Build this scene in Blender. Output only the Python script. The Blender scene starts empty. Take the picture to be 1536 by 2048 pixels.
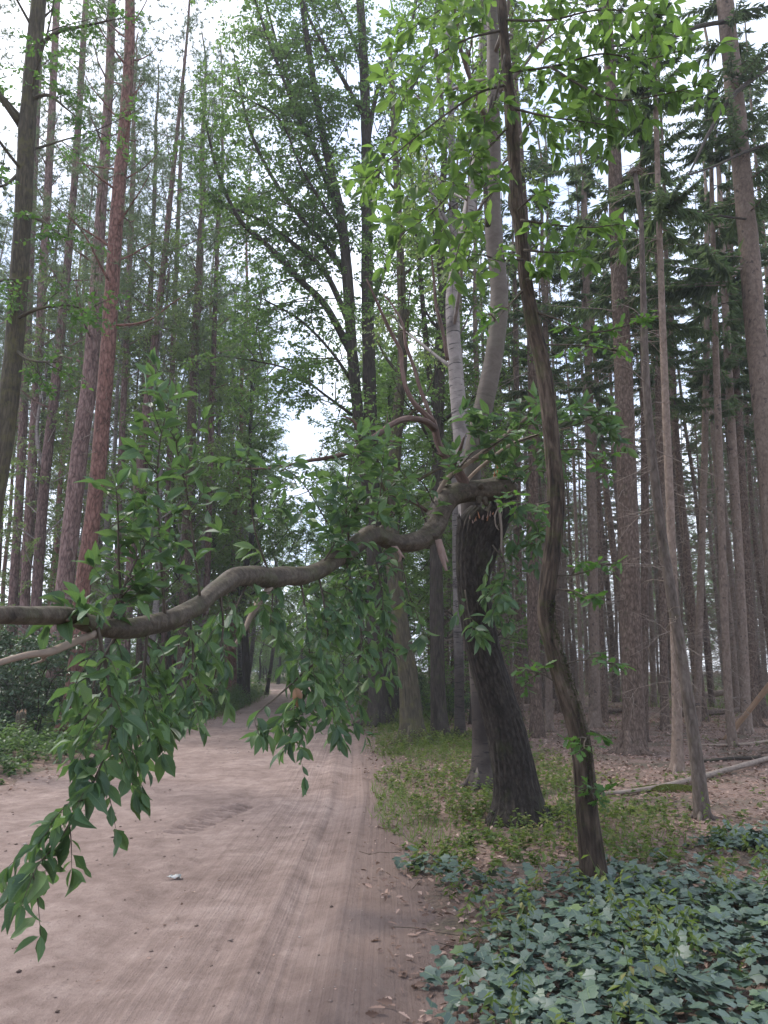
import bpy, math, random
import numpy as np
from mathutils import Vector, Matrix

# ------------------------------------------------------------------ camera, sky, sun, exposure
S = bpy.context.scene
C = S.collection
PITCH = math.radians(11.6)
CAM = np.array([0.0, 0.0, 1.6])
F = 1540.0
cd = bpy.data.cameras.new('camera'); cam = bpy.data.objects.new('camera', cd); C.objects.link(cam)
cam.location = CAM; cam.rotation_euler = (math.pi/2 + PITCH, 0, 0)
cd.sensor_fit = 'VERTICAL'; cd.sensor_height = 36; cd.lens = 36*F/2048
cd.clip_end = 2000; cd.clip_start = 0.05
S.camera = cam

SUN_EL, SUN_AZ = math.radians(57), math.radians(300)
w = bpy.data.worlds.new('World'); S.world = w; w.use_nodes = True
nt = w.node_tree; nt.nodes.clear()
out = nt.nodes.new('ShaderNodeOutputWorld'); bg = nt.nodes.new('ShaderNodeBackground')
sky = nt.nodes.new('ShaderNodeTexSky'); sky.sky_type = 'NISHITA'; sky.sun_disc = False
sky.sun_elevation = SUN_EL; sky.sun_rotation = SUN_AZ
sky.air_density = 1.0; sky.dust_density = 3.0; sky.ozone_density = 1.0
mx = nt.nodes.new('ShaderNodeMix'); mx.data_type = 'RGBA'
mx.inputs['Factor'].default_value = 0.72
mx.inputs['B'].default_value = (6.4, 7.0, 8.3, 1)          # the thin bright cloud layer of the photograph's day
tcw = nt.nodes.new('ShaderNodeTexCoord'); cn = nt.nodes.new('ShaderNodeTexNoise'); cn.inputs['Scale'].default_value = 3.5; cn.inputs['Detail'].default_value = 5
nt.links.new(tcw.outputs['Generated'], cn.inputs['Vector'])
cr = nt.nodes.new('ShaderNodeValToRGB'); cr.color_ramp.elements[0].position = .38; cr.color_ramp.elements[1].position = .62
cr.color_ramp.elements[0].color = (3.9, 4.7, 6.6, 1); cr.color_ramp.elements[1].color = (7.6, 8.0, 8.8, 1)
nt.links.new(cn.outputs[0], cr.inputs[0]); nt.links.new(cr.outputs[0], mx.inputs['B'])
nt.links.new(sky.outputs[0], mx.inputs['A']); nt.links.new(mx.outputs['Result'], bg.inputs['Color'])
bg.inputs['Strength'].default_value = 0.12
nt.links.new(bg.outputs[0], out.inputs[0])
ld = bpy.data.lights.new('sun', 'SUN'); ld.energy = 1.5; ld.angle = math.radians(11); ld.color = (1, 0.95, 0.88)
sun = bpy.data.objects.new('sun', ld); C.objects.link(sun)
sd = Vector((math.sin(SUN_AZ)*math.cos(SUN_EL), math.cos(SUN_AZ)*math.cos(SUN_EL), math.sin(SUN_EL)))
sun.rotation_euler = (-sd).to_track_quat('-Z', 'Y').to_euler()
S.view_settings.view_transform = 'Standard'; S.view_settings.look = 'None'
S.view_settings.gamma = 1; S.view_settings.use_curve_mapping = False
S.view_settings.exposure = 1.25
S.cycles.max_bounces = 7; S.cycles.diffuse_bounces = 4; S.cycles.glossy_bounces = 2
S.cycles.transmission_bounces = 4; S.cycles.transparent_max_bounces = 4

# ------------------------------------------------------------------ measuring helpers
cp, sp = math.cos(PITCH), math.sin(PITCH)
def ray(px, py):
    a, b = (px-768)/F, (1024-py)/F
    return np.array([a, cp - b*sp, sp + b*cp])
def at(px, py, Y):
    d = ray(px, py); return CAM + d*(Y/d[1])
def gr(px, py):
    d = ray(px, py); return CAM + d*(-CAM[2]/d[2])
def mpp(px, py, Y):                                   # metres per photograph pixel there
    d = ray(px, py); return (Y/d[1])/F
def fade(a, b, x): t = np.clip((x-a)/(b-a), 0, 1); return t*t*(3-2*t)

RNG = np.random.default_rng(7)
_perm = np.random.default_rng(3).random((256, 256))
def vnoise(x, y):                                     # value noise, numpy
    x = np.asarray(x, float); y = np.asarray(y, float)
    xi, yi = np.floor(x).astype(int), np.floor(y).astype(int); fx, fy = x-xi, y-yi
    fx, fy = fx*fx*(3-2*fx), fy*fy*(3-2*fy)
    g = lambda i, j: _perm[i & 255, j & 255]
    return (g(xi, yi)*(1-fx)+g(xi+1, yi)*fx)*(1-fy) + (g(xi, yi+1)*(1-fx)+g(xi+1, yi+1)*fx)*fy - .5

# ------------------------------------------------------------------ object helpers
def mesh_from(name, V, faces, mats=(), smooth=False, rnd=None, bk=None, mid=None):
    """faces: list of int arrays (n,k)."""
    me = bpy.data.meshes.new(name)
    V = np.ascontiguousarray(V, dtype=np.float32)
    me.vertices.add(len(V)); me.vertices.foreach_set('co', V.ravel())
    faces = [np.asarray(f, dtype=np.int32) for f in faces if len(f)]
    nl = sum(f.size for f in faces); nf = sum(len(f) for f in faces)
    me.loops.add(nl); me.loops.foreach_set('vertex_index', np.concatenate([f.ravel() for f in faces]))
    me.polygons.add(nf)
    tot = np.concatenate([np.full(len(f), f.shape[1]) for f in faces])
    st = np.concatenate([[0], np.cumsum(tot)[:-1]]).astype(np.int32)
    me.polygons.foreach_set('loop_start', st)
    if smooth: me.polygons.foreach_set('use_smooth', np.ones(nf, dtype=bool))
    if mid is not None: me.polygons.foreach_set('material_index', np.concatenate(mid).astype(np.int32))
    for m in mats: me.materials.append(m)
    if rnd is not None:
        a = me.attributes.new('rnd', 'FLOAT', 'POINT'); a.data.foreach_set('value', np.asarray(rnd, dtype=np.float32))
    if bk is not None:
        a = me.attributes.new('bk', 'FLOAT_VECTOR', 'POINT'); a.data.foreach_set('vector', np.asarray(bk, dtype=np.float32).ravel())
    me.update(calc_edges=True); me.validate()
    return me

class Acc:
    def __init__(s): s.V, s.Fq, s.Ft, s.R, s.B, s.n = [], [], [], [], [], 0
    def add(s, V, quads=None, tris=None, rnd=None, bk=None):
        V = np.asarray(V, float)
        if quads is not None and len(quads): s.Fq.append(np.asarray(quads)+s.n)
        if tris is not None and len(tris): s.Ft.append(np.asarray(tris)+s.n)
        s.V.append(V); s.n += len(V)
        s.R.append(np.zeros(len(V)) if rnd is None else np.asarray(rnd, float)*np.ones(len(V)))
        s.B.append(V*1.0 if bk is None else bk)
    def mesh(s, name, mats, origin=(0, 0, 0), smooth=True):
        f = []
        if s.Fq: f.append(np.concatenate(s.Fq))
        if s.Ft: f.append(np.concatenate(s.Ft))
        return mesh_from(name, np.concatenate(s.V)-np.asarray(origin), f, mats, smooth, np.concatenate(s.R), np.concatenate(s.B))
    def build(s, name, mat, parent=None, origin=(0, 0, 0), smooth=True, kind=None):
        if not s.V: return None
        return link(name, s.mesh(name, [mat], origin, smooth), parent, kind=kind)

def link(name, me, parent=None, loc=None, kind=None):
    o = bpy.data.objects.new(name, me); C.objects.link(o)
    if parent is not None: o.parent = parent
    if loc is not None: o.location = loc
    if kind: o['kind'] = kind
    return o
def tag(o, label, cat, group=None):
    o['label'] = label; o['category'] = cat
    if group: o['group'] = group
    return o
def thing(name, loc, label, cat, group=None, rz=0, sc=1):
    o = bpy.data.objects.new(name, None); C.objects.link(o); o.empty_display_size = .2
    o.location = loc; o.rotation_euler = (0, 0, rz); o.scale = (sc, sc, sc)
    return tag(o, label, cat, group)

# ------------------------------------------------------------------ shape helpers
def spline(pts, step):
    """Catmull-Rom through pts (n, k) at about `step` metres (first three columns)."""
    P = np.asarray(pts, float)
    if len(P) == 2: P = np.array([P[0], (P[0]+P[1])/2, P[1]])
    E = np.vstack([2*P[0]-P[1], P, 2*P[-1]-P[-2]]); o = []
    for i in range(1, len(E)-2):
        a, b, c, d = E[i-1], E[i], E[i+1], E[i+2]
        n = max(1, int(np.ceil(np.linalg.norm((c-b)[:3])/step)))
        t = (np.arange(n)/n)[:, None]
        o.append(.5*((2*b)+(-a+c)*t+(2*a-5*b+4*c-d)*t*t+(-a+3*b-3*c+d)*t**3))
    o.append(P[-1:]); return np.vstack(o)

def tube(acc, P, R, sides=12, ridge=0.0, nr=9, lump=0.0, seed=0, tipped=True):
    P = np.asarray(P, float); R = np.maximum(np.asarray(R, float), .0008); n = len(P)
    T = np.gradient(P, axis=0); T /= np.linalg.norm(T, axis=1)[:, None]+1e-9
    u = np.cross(T[0], [0, 1, 0]) if abs(T[0][1]) < .9 else np.cross(T[0], [1, 0, 0])
    U = []
    for i in range(n):
        u = u - T[i]*np.dot(u, T[i]); u /= np.linalg.norm(u)+1e-9; U.append(u)
    U = np.array(U); W = np.cross(T, U)
    s = np.concatenate([[0], np.cumsum(np.linalg.norm(np.diff(P, axis=0), axis=1))])
    th = np.arange(sides)/sides*2*math.pi
    m = np.ones((n, sides))
    if lump:
        m += lump*(vnoise(np.cos(th)[None]*1.2+seed*7.3+s[:, None]*.0, s[:, None]*2.2+np.sin(th)[None]*1.2+seed*3.1))*2
        m += lump*.6*(vnoise(np.cos(th)[None]*2.5+seed*2.1+9, s[:, None]*7+np.sin(th)[None]*2.5))*2
    if ridge:
        ph = nr*th[None] + 2.2*vnoise(s[:, None]*1.7+seed, np.cos(th)[None]*2+5)*2
        m += ridge*(np.abs(np.sin(ph/2))*2-1) * (.7+.9*vnoise(th[None]*3+seed*5, s[:, None]*5))
    rr = R[:, None]*m
    X = P[:, None]+rr[..., None]*(np.cos(th)[None, :, None]*U[:, None]+np.sin(th)[None, :, None]*W[:, None])
    b0 = np.random.default_rng(int(seed*131)+17).random(3)*40
    bk = np.stack([np.cos(th)[None]*R[:, None], np.sin(th)[None]*R[:, None], s[:, None]+0*R[:, None]+0*th[None]], -1)+b0
    i = np.arange(n-1)[:, None]*sides; j = np.arange(sides)[None]; k = (j+1) % sides
    q = np.stack([i+j, i+k, i+sides+k, i+sides+j], -1).reshape(-1, 4)
    V = X.reshape(-1, 3); bk = bk.reshape(-1, 3)
    V = np.vstack([V, P[:1], P[-1:]]); bk = np.vstack([bk, bk[:1], bk[-1:]])
    a, b = n*sides, n*sides+1; e = (n-1)*sides; jj = np.arange(sides); kk = (jj+1) % sides
    tr = np.vstack([np.stack([kk, jj, a+0*jj], -1), np.stack([e+jj, e+kk, b+0*jj], -1)])
    acc.add(V, q, tr, rnd=np.full(len(V), (seed*.37) % 1), bk=bk)

def tubes(acc, P, R, sides=3, rng=RNG):
    """many short branches at once: P (m, k, 3), R (m, k)."""
    m, k = P.shape[:2]
    if m == 0: return
    T = np.gradient(P, axis=1); T /= np.linalg.norm(T, axis=2, keepdims=True)+1e-9
    ref = np.where(np.abs(T[..., 2:3]) < .9, np.array([0, 0, 1.]), np.array([1., 0, 0]))
    U = np.cross(T, ref); U /= np.linalg.norm(U, axis=2, keepdims=True)+1e-9; W = np.cross(T, U)
    th = np.arange(sides)/sides*2*math.pi
    X = P[:, :, None]+R[:, :, None, None]*(np.cos(th)[None, None, :, None]*U[:, :, None]+np.sin(th)[None, None, :, None]*W[:, :, None])
    b = (np.arange(m)*k*sides)[:, None, None]; i = (np.arange(k-1)*sides)[None, :, None]; j = np.arange(sides)[None, None]; jn = (j+1) % sides
    q = np.stack([b+i+j, b+i+jn, b+i+sides+jn, b+i+sides+j], -1).reshape(-1, 4)
    acc.add(X.reshape(-1, 3), q, rnd=np.repeat(rng.random(m), k*sides))

def unit(v): return v/(np.linalg.norm(v, axis=-1, keepdims=True)+1e-9)
DIAMOND = (np.array([[0, 0, 0], [-.5, .45, .10], [0, 1, -.06], [.5, .45, .10]]), np.array([[0, 3, 2], [0, 2, 1]]))
SLIVER = (np.array([[-.5, 0, 0], [.5, 0, 0], [.12, 1, -.05]]), np.array([[0, 1, 2]]))
def leaf_rows(widths, fold=.18, bend=.15, wave=0):
    """full leaf: rows of (y, halfwidth); two columns each side of the midrib."""
    V, Q = [], []
    for i, (y, h) in enumerate(widths):
        z = -bend*y*y
        for c in (-1, -.5, 0, .5, 1):
            V.append((c*h, y, z+fold*abs(c)*h*(1 if abs(c) > .6 else 1.25)+wave*math.sin(i*2.1+c)*abs(c)*h))
    for i in range(len(widths)-1):
        for c in range(4):
            a = i*5+c; Q.append((a, a+1, a+6, a+5))
    return np.array(V), np.array(Q)
LEAFSHAPE = [(0, .004), (.10, .035), (.2, .30), (.36, .47), (.54, .5), (.72, .40), (.88, .17), (1, .01)]
MIDSHAPE = (np.array([[0, 0, 0], [-.36, .26, .07], [-.5, .52, .09], [-.28, .8, .02], [0, 1, -.10], [.28, .8, .02], [.5, .52, .09], [.36, .26, .07], [0, .28, 0], [0, .54, 0], [0, .8, -.03]]),
            np.array([[0, 8, 1], [1, 8, 2], [8, 9, 2], [2, 9, 3], [9, 10, 3], [3, 10, 4], [0, 7, 8], [7, 6, 8], [8, 6, 9], [6, 5, 9], [9, 5, 10], [5, 4, 10]]))
_o = [(0, .04), (.30, -.10), (.54, .14), (.46, .34), (.56, .58), (.28, .66), (0, 1.0), (-.28, .66), (-.56, .58), (-.46, .34), (-.54, .14), (-.30, -.10)]
IVY = (np.array([(x, y+.05, .10*abs(x)-.10*max(0, y-.4)) for x, y in _o]+[(0, .42, .0)]), np.array([(i, (i+1) % 12, 12) for i in range(12)]))
_o = [(0, 0), (.06, .1), (.2, .2), (.14, .3), (.34, .42), (.2, .52), (.4, .68), (.22, .78), (.18, .95), (0, 1)]
_o = _o+[(-x, y) for x, y in _o[-2:0:-1]]
OAKLEAF = (np.array([(x, y, .12*abs(x)) for x, y in _o]+[(0, .5, 0)]), np.array([(i, (i+1) % len(_o), len(_o)) for i in range(len(_o))]))

def leaves(acc, p, d, nrm, L, Wd, tmpl=DIAMOND, rnd=None, rng=RNG, quads=False):
    p = np.asarray(p, float); n = len(p)
    if n == 0: return
    d = unit(d); x = unit(np.cross(d, nrm)); z = np.cross(x, d)
    T, Fc = tmpl
    L = np.ones(n)*L; Wd = np.ones(n)*Wd
    V = p[:, None]+x[:, None]*(T[None, :, 0]*Wd[:, None])[..., None]+d[:, None]*(T[None, :, 1]*L[:, None])[..., None]+z[:, None]*(T[None, :, 2]*L[:, None])[..., None]
    k = len(T); f = (Fc[None]+(np.arange(n)*k)[:, None, None]).reshape(-1, Fc.shape[1])
    r = np.repeat(rng.random(n) if rnd is None else rnd, k)
    bk = np.tile(T, (n, 1))
    acc.add(V.reshape(-1, 3), f if quads else None, None if quads else f, rnd=r, bk=bk)

# ------------------------------------------------------------------ materials
def N(nt, t, **kw):
    n = nt.nodes.new(t)
    for k, v in kw.items():
        if k.startswith('_'): setattr(n, k[1:], v)
        else: n.inputs[k].default_value = v
    return n
def newmat(name):
    m = bpy.data.materials.new(name); m.use_nodes = True; nt = m.node_tree; nt.nodes.clear()
    return m, nt, nt.nodes.new('ShaderNodeOutputMaterial'), nt.links.new
def ramp(nt, stops):
    r = nt.nodes.new('ShaderNodeValToRGB'); e = r.color_ramp.elements
    while len(e) > 1: e.remove(e[-1])
    e[0].position = stops[0][0]; e[0].color = (*stops[0][1], 1)
    for p, c in stops[1:]:
        k = e.new(p); k.color = (*c, 1)
    return r
def mixc(nt, a, b, f, blend='MIX'):
    m = nt.nodes.new('ShaderNodeMix'); m.data_type = 'RGBA'; m.blend_type = blend
    for s, v in (('A', a), ('B', b), ('Factor', f)):
        if isinstance(v, (int, float)): m.inputs[s].default_value = v
        elif isinstance(v, tuple): m.inputs[s].default_value = (*v, 1)
        else: nt.links.new(v, m.inputs[s])
    return m.outputs['Result']
def math_(nt, op, a, b=None, clamp=False):
    m = nt.nodes.new('ShaderNodeMath'); m.operation = op; m.use_clamp = clamp
    for i, v in enumerate((a, b)):
        if v is None: continue
        if isinstance(v, (int, float)): m.inputs[i].default_value = v
        else: nt.links.new(v, m.inputs[i])
    return m.outputs[0]
def noise(nt, vec, scale, detail=4, rough=.55, dist=0):
    n = N(nt, 'ShaderNodeTexNoise', Scale=scale, Detail=detail, Roughness=rough, Distortion=dist); nt.links.new(vec, n.inputs['Vector']); return n.outputs[0]

def leaf_mat(name, stops, trans=(.16, .30, .03), tf=.4, rough=.42, spec=.4, veins=False):
    m, nt, o, L = newmat(name)
    at_ = N(nt, 'ShaderNodeAttribute', _attribute_name='rnd'); oi = nt.nodes.new('ShaderNodeObjectInfo')
    r = math_(nt, 'FRACT', math_(nt, 'ADD', at_.outputs['Fac'], oi.outputs['Random']))
    col = ramp(nt, stops); L(r, col.inputs[0]); c = col.outputs[0]
    b = N(nt, 'ShaderNodeBsdfPrincipled', Roughness=rough); b.inputs['Specular IOR Level'].default_value = spec
    if veins:
        bk = N(nt, 'ShaderNodeAttribute', _attribute_name='bk'); sx = nt.nodes.new('ShaderNodeSeparateXYZ'); L(bk.outputs['Vector'], sx.inputs[0])
        ax = math_(nt, 'ABSOLUTE', sx.outputs[0])
        midr = math_(nt, 'SUBTRACT', 1, math_(nt, 'MULTIPLY', ax, 26), True)
        sv = math_(nt, 'SINE', math_(nt, 'MULTIPLY', math_(nt, 'SUBTRACT', sx.outputs[1], math_(nt, 'MULTIPLY', ax, .55)), 75))
        sv = math_(nt, 'MULTIPLY', math_(nt, 'SUBTRACT', sv, .55, True), 1.0)
        v = math_(nt, 'ADD', midr, math_(nt, 'MULTIPLY', sv, .5), True)
        c = mixc(nt, c, (.16, .22, .09), math_(nt, 'MULTIPLY', v, .55))
        bp = N(nt, 'ShaderNodeBump', Strength=.5, Distance=.004); L(math_(nt, 'MULTIPLY', v, -1), bp.inputs['Height']); L(bp.outputs[0], b.inputs['Normal'])
    L(c, b.inputs['Base Color'])
    t = nt.nodes.new('ShaderNodeBsdfTranslucent')
    L(mixc(nt, c, trans, .65), t.inputs['Color'])
    ms = N(nt, 'ShaderNodeMixShader', Fac=tf); L(b.outputs[0], ms.inputs[1]); L(t.outputs[0], ms.inputs[2]); L(ms.outputs[0], o.inputs[0])
    return m

def bark_mat(name, stops, zs=.25, scale=14, bump=.02, rough=.9, patch=None, moss=None, rings=None, speck=None, vor=.22, base=None):
    m, nt, o, L = newmat(name)
    bk = N(nt, 'ShaderNodeAttribute', _attribute_name='bk'); oi = nt.nodes.new('ShaderNodeObjectInfo')
    mp = nt.nodes.new('ShaderNodeMapping'); mp.inputs['Scale'].default_value = (1, 1, zs); L(bk.outputs['Vector'], mp.inputs[0])
    ofs = nt.nodes.new('ShaderNodeVectorMath'); ofs.operation = 'ADD'; L(mp.outputs[0], ofs.inputs[0]); L(math_(nt, 'MULTIPLY', oi.outputs['Random'], 50), ofs.inputs[1])
    v = ofs.outputs[0]
    n1 = noise(nt, v, scale, 6, .62, .6); nd = N(nt, 'ShaderNodeTexNoise', Scale=scale*.8, Detail=4.0); L(v, nd.inputs['Vector'])
    dv = nt.nodes.new('ShaderNodeVectorMath'); dv.operation = 'MULTIPLY_ADD'; L(nd.outputs[1], dv.inputs[0]); dv.inputs[1].default_value = (1.6/scale,)*3; L(v, dv.inputs[2])
    vo = N(nt, 'ShaderNodeTexVoronoi', Scale=scale*.9, _feature='DISTANCE_TO_EDGE'); L(dv.outputs[0], vo.inputs['Vector'])
    edge = math_(nt, 'MULTIPLY', vo.outputs['Distance'], 3.0, True)
    n0 = noise(nt, v, scale*.22, 3, .6)
    h = math_(nt, 'ADD', math_(nt, 'MULTIPLY', n1, .62), math_(nt, 'ADD', math_(nt, 'MULTIPLY', edge, vor), math_(nt, 'MULTIPLY', n0, .38-vor)))
    col = ramp(nt, stops); L(h, col.inputs[0]); c = col.outputs[0]
    big = noise(nt, bk.outputs['Vector'], 1.6, 3)
    if patch:
        k = ramp(nt, [(patch[1], (0, 0, 0)), (patch[1]+.1, (1, 1, 1))]); L(big, k.inputs[0]); c = mixc(nt, c, patch[0], math_(nt, 'MULTIPLY', k.outputs[0], patch[2]))
    if speck:
        mp2 = nt.nodes.new('ShaderNodeMapping'); mp2.inputs['Scale'].default_value = speck[1]; L(bk.outputs['Vector'], mp2.inputs[0])
        s = noise(nt, mp2.outputs[0], 1, 3, .6); k = ramp(nt, [(speck[2], (0, 0, 0)), (speck[2]+.05, (1, 1, 1))]); L(s, k.inputs[0])
        c = mixc(nt, c, speck[0], math_(nt, 'MULTIPLY', k.outputs[0], speck[3]))
    if moss:
        s = noise(nt, bk.outputs['Vector'], 5, 5, .7); k = ramp(nt, [(moss[1], (0, 0, 0)), (moss[1]+.14, (1, 1, 1))]); L(s, k.inputs[0])
        c = mixc(nt, c, moss[0], math_(nt, 'MULTIPLY', k.outputs[0], moss[2]))
    if base:
        tco = nt.nodes.new('ShaderNodeTexCoord'); sz = nt.nodes.new('ShaderNodeSeparateXYZ'); L(tco.outputs['Object'], sz.inputs[0])
        k = math_(nt, 'MULTIPLY', math_(nt, 'SUBTRACT', base[1], math_(nt, 'ADD', sz.outputs[2], math_(nt, 'MULTIPLY', big, 2.2))), .5, True); c = mixc(nt, c, base[0], math_(nt, 'MULTIPLY', k, base[2]), 'MULTIPLY')
    br = math_(nt, 'ADD', .82, math_(nt, 'MULTIPLY', oi.outputs['Random'], .36)); hs = N(nt, 'ShaderNodeHueSaturation'); L(c, hs.inputs['Color']); L(br, hs.inputs['Value']); c = hs.outputs[0]
    b = N(nt, 'ShaderNodeBsdfPrincipled', Roughness=rough); b.inputs['Specular IOR Level'].default_value = .25
    L(c, b.inputs['Base Color'])
    bp = N(nt, 'ShaderNodeBump', Strength=1.0, Distance=bump); L(h, bp.inputs['Height']); L(bp.outputs[0], b.inputs['Normal'])
    L(b.outputs[0], o.inputs[0]); return m

M = {}
M['pine'] = bark_mat('pine_bark', [(.28, (.05, .03, .026)), (.45, (.15, .092, .08)), (.68, (.25, .165, .148))], .3, 13, .025, vor=.26)
M['redpine'] = bark_mat('red_pine_bark', [(.28, (.05, .025, .02)), (.45, (.16, .078, .06)), (.68, (.26, .14, .112))], .35, 13, .025, vor=.26)
M['spruce'] = bark_mat('spruce_bark', [(.28, (.036, .024, .018)), (.46, (.105, .073, .056)), (.7, (.185, .135, .105))], .45, 20, .014, moss=((.05, .055, .025), .58, .5))
M['palespruce'] = bark_mat('pale_spruce_bark', [(.25, (.075, .053, .041)), (.48, (.165, .122, .096)), (.7, (.245, .19, .155))], .6, 16, .008, vor=.12, speck=((.05, .04, .035), (7, 7, 6), .62, .8), moss=((.10, .095, .06), .58, .4))
M['dark'] = bark_mat('dark_oak_bark', [(.28, (.016, .013, .011)), (.48, (.048, .038, .031)), (.72, (.092, .076, .062))], .16, 22, .025, vor=.15, moss=((.05, .06, .02), .52, .5))
M['mossoak'] = bark_mat('mossy_oak_bark', [(.28, (.022, .018, .013)), (.48, (.068, .056, .038)), (.72, (.125, .105, .07))], .16, 22, .025, vor=.15, moss=((.11, .105, .035), .5, .55))
M['chestnut'] = bark_mat('furrowed_bark', [(.34, (.009, .0065, .005)), (.47, (.044, .031, .022)), (.66, (.118, .088, .066))], .2, 24, .02, vor=.08, moss=((.045, .05, .016), .52, .6), base=((.35, .32, .30), 2.2, .9))
M['broken'] = bark_mat('fissured_bark', [(.30, (.008, .0065, .005)), (.46, (.022, .017, .0135)), (.68, (.058, .047, .038))], .4, 26, .03, vor=.14, moss=((.04, .045, .018), .55, .5))
M['bough'] = bark_mat('bough_bark', [(.3, (.024, .017, .012)), (.47, (.066, .049, .035)), (.66, (.14, .112, .083))], .9, 24, .016, rough=.65, vor=.04, moss=((.085, .085, .04), .50, .6), speck=((.05, .035, .025), (30, 30, 14), .64, .6))
M['pale'] = bark_mat('pale_smooth_bark', [(.2, (.06, .046, .035)), (.5, (.125, .10, .080)), (.8, (.19, .16, .133))], 1.6, 9, .004, rough=.7, vor=0, patch=((.12, .105, .075), .50, .7), speck=((.07, .055, .045), (3, 3, 22), .63, .6), base=((.28, .23, .19), 6.0, .9))
M['birch'] = bark_mat('birch_bark', [(.2, (.09, .075, .066)), (.5, (.22, .19, .172)), (.8, (.34, .305, .285))], 1.2, 9, .006, rough=.6, vor=.05, patch=((.07, .055, .048), .55, .85), speck=((.035, .03, .028), (4, 4, 26), .58, .9), base=((.20, .17, .15), 4.4, .95))
M['dead'] = bark_mat('dead_red_wood', [(.3, (.03, .019, .015)), (.48, (.098, .062, .05)), (.66, (.21, .145, .122))], .12, 40, .004, vor=.05)
M['deadgrey'] = bark_mat('dead_twig_bark', [(.25, (.07, .053, .043)), (.5, (.18, .142, .115)), (.8, (.30, .245, .21))], .3, 30, .003, vor=.05)
M['stick'] = bark_mat('pale_stick_bark', [(.2, (.12, .09, .068)), (.5, (.26, .20, .155)), (.8, (.36, .29, .235))], .4, 26, .003, vor=.05)
M['wood'] = bark_mat('split_wood', [(.2, (.22, .13, .08)), (.5, (.36, .235, .15)), (.8, (.48, .35, .24))], .06, 60, .004, vor=0)
M['freshwood'] = bark_mat('torn_orange_wood', [(.2, (.16, .065, .03)), (.5, (.34, .15, .075)), (.8, (.5, .28, .17))], .06, 60, .004, vor=0)
M['strip'] = bark_mat('torn_bark_strip', [(.2, (.15, .095, .08)), (.5, (.25, .17, .145)), (.8, (.34, .245, .21))], .08, 60, .003, vor=0)
M['deadpole'] = bark_mat('dead_pole_bark', [(.28, (.03, .023, .019)), (.48, (.085, .066, .054)), (.72, (.16, .13, .11))], .3, 22, .01, vor=.12, moss=((.06, .06, .025), .55, .5))
M['moss'] = bark_mat('moss', [(.2, (.02, .026, .008)), (.5, (.05, .062, .018)), (.8, (.085, .095, .028))], 1, 60, .01)
M['mosslight'] = leaf_mat('moss_cushion', [(0, (.06, .07, .02)), (1, (.13, .14, .04))], (.2, .25, .05), .3, .8, .1)
M['twig'] = bark_mat('twig_bark', [(.2, (.03, .024, .018)), (.5, (.075, .06, .045)), (.8, (.12, .10, .075))], .3, 30, .002)

M['bleaf'] = leaf_mat('bough_leaf', [(0, (.026, .056, .030)), (.35, (.042, .088, .042)), (.65, (.058, .116, .05)), (.85, (.078, .142, .05)), (1, (.12, .18, .06))], (.18, .33, .07), .32, .48, .4, True)
M['topleaf'] = leaf_mat('overhanging_leaf', [(0, (.045, .088, .026)), (.5, (.06, .115, .03)), (1, (.08, .14, .036))], (.27, .45, .08), .52, .45, .3, True)
M['oakleaf'] = leaf_mat('oak_leaf', [(0, (.035, .08, .022)), (.5, (.05, .11, .03)), (1, (.075, .14, .035))], (.17, .34, .05), .45, .45, .35)
M['crown'] = leaf_mat('crown_leaf', [(0, (.034, .066, .024)), (.4, (.054, .102, .034)), (.8, (.078, .132, .042)), (1, (.11, .16, .05))], (.25, .42, .09), .54, .5, .3)
M['birchleaf'] = leaf_mat('birch_leaf', [(0, (.06, .095, .032)), (.5, (.09, .14, .045)), (1, (.13, .175, .06))], (.30, .42, .12), .52, .5, .3)
M['spruceleaf'] = leaf_mat('spruce_needles', [(0, (.036, .056, .03)), (.5, (.064, .096, .048)), (.85, (.09, .125, .056)), (1, (.12, .155, .065))], (.20, .30, .11), .45, .6, .25)
M['pineleaf'] = leaf_mat('pine_needles', [(0, (.06, .09, .045)), (.5, (.095, .13, .068)), (1, (.13, .165, .09))], (.2, .28, .12), .42, .55, .25)
M['shrub'] = leaf_mat('shrub_leaf', [(0, (.03, .058, .03)), (.6, (.048, .088, .042)), (1, (.08, .125, .055))], (.06, .12, .03), .22, .38, .45)
M['ivy'] = leaf_mat('ivy_leaf', [(0, (.042, .070, .058)), (.4, (.056, .090, .072)), (.8, (.07, .107, .082)), (.93, (.072, .115, .065)), (1, (.10, .15, .05))], (.08, .15, .04), .12, .42, .5, True)
M['herb'] = leaf_mat('herb_leaf', [(0, (.045, .075, .018)), (.5, (.075, .115, .024)), (.85, (.12, .15, .036)), (1, (.19, .165, .06))], (.24, .34, .06), .4, .5, .3)
M['nettle'] = leaf_mat('verge_leaf', [(0, (.04, .075, .028)), (.5, (.065, .115, .038)), (1, (.11, .16, .05))], (.2, .34, .08), .4, .45, .35)
M['grass'] = leaf_mat('grass_blade', [(0, (.075, .12, .03)), (.6, (.11, .17, .04)), (1, (.18, .20, .07))], (.28, .42, .10), .45, .5, .3)
M['litter'] = leaf_mat('fallen_leaf', [(0, (.10, .06, .045)), (.35, (.19, .12, .09)), (.75, (.29, .19, .15)), (1, (.40, .29, .24))], (.2, .12, .06), .12, .7, .25)
M['pebble'] = leaf_mat('pebble', [(0, (.07, .05, .042)), (.6, (.17, .12, .10)), (1, (.36, .31, .28))], (.1, .1, .1), .0, .9, .2)
M['brownleaf'] = leaf_mat('brown_leaf', [(0, (.20, .11, .07)), (1, (.34, .21, .14))], (.3, .15, .06), .2, .6, .3, True)

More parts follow.
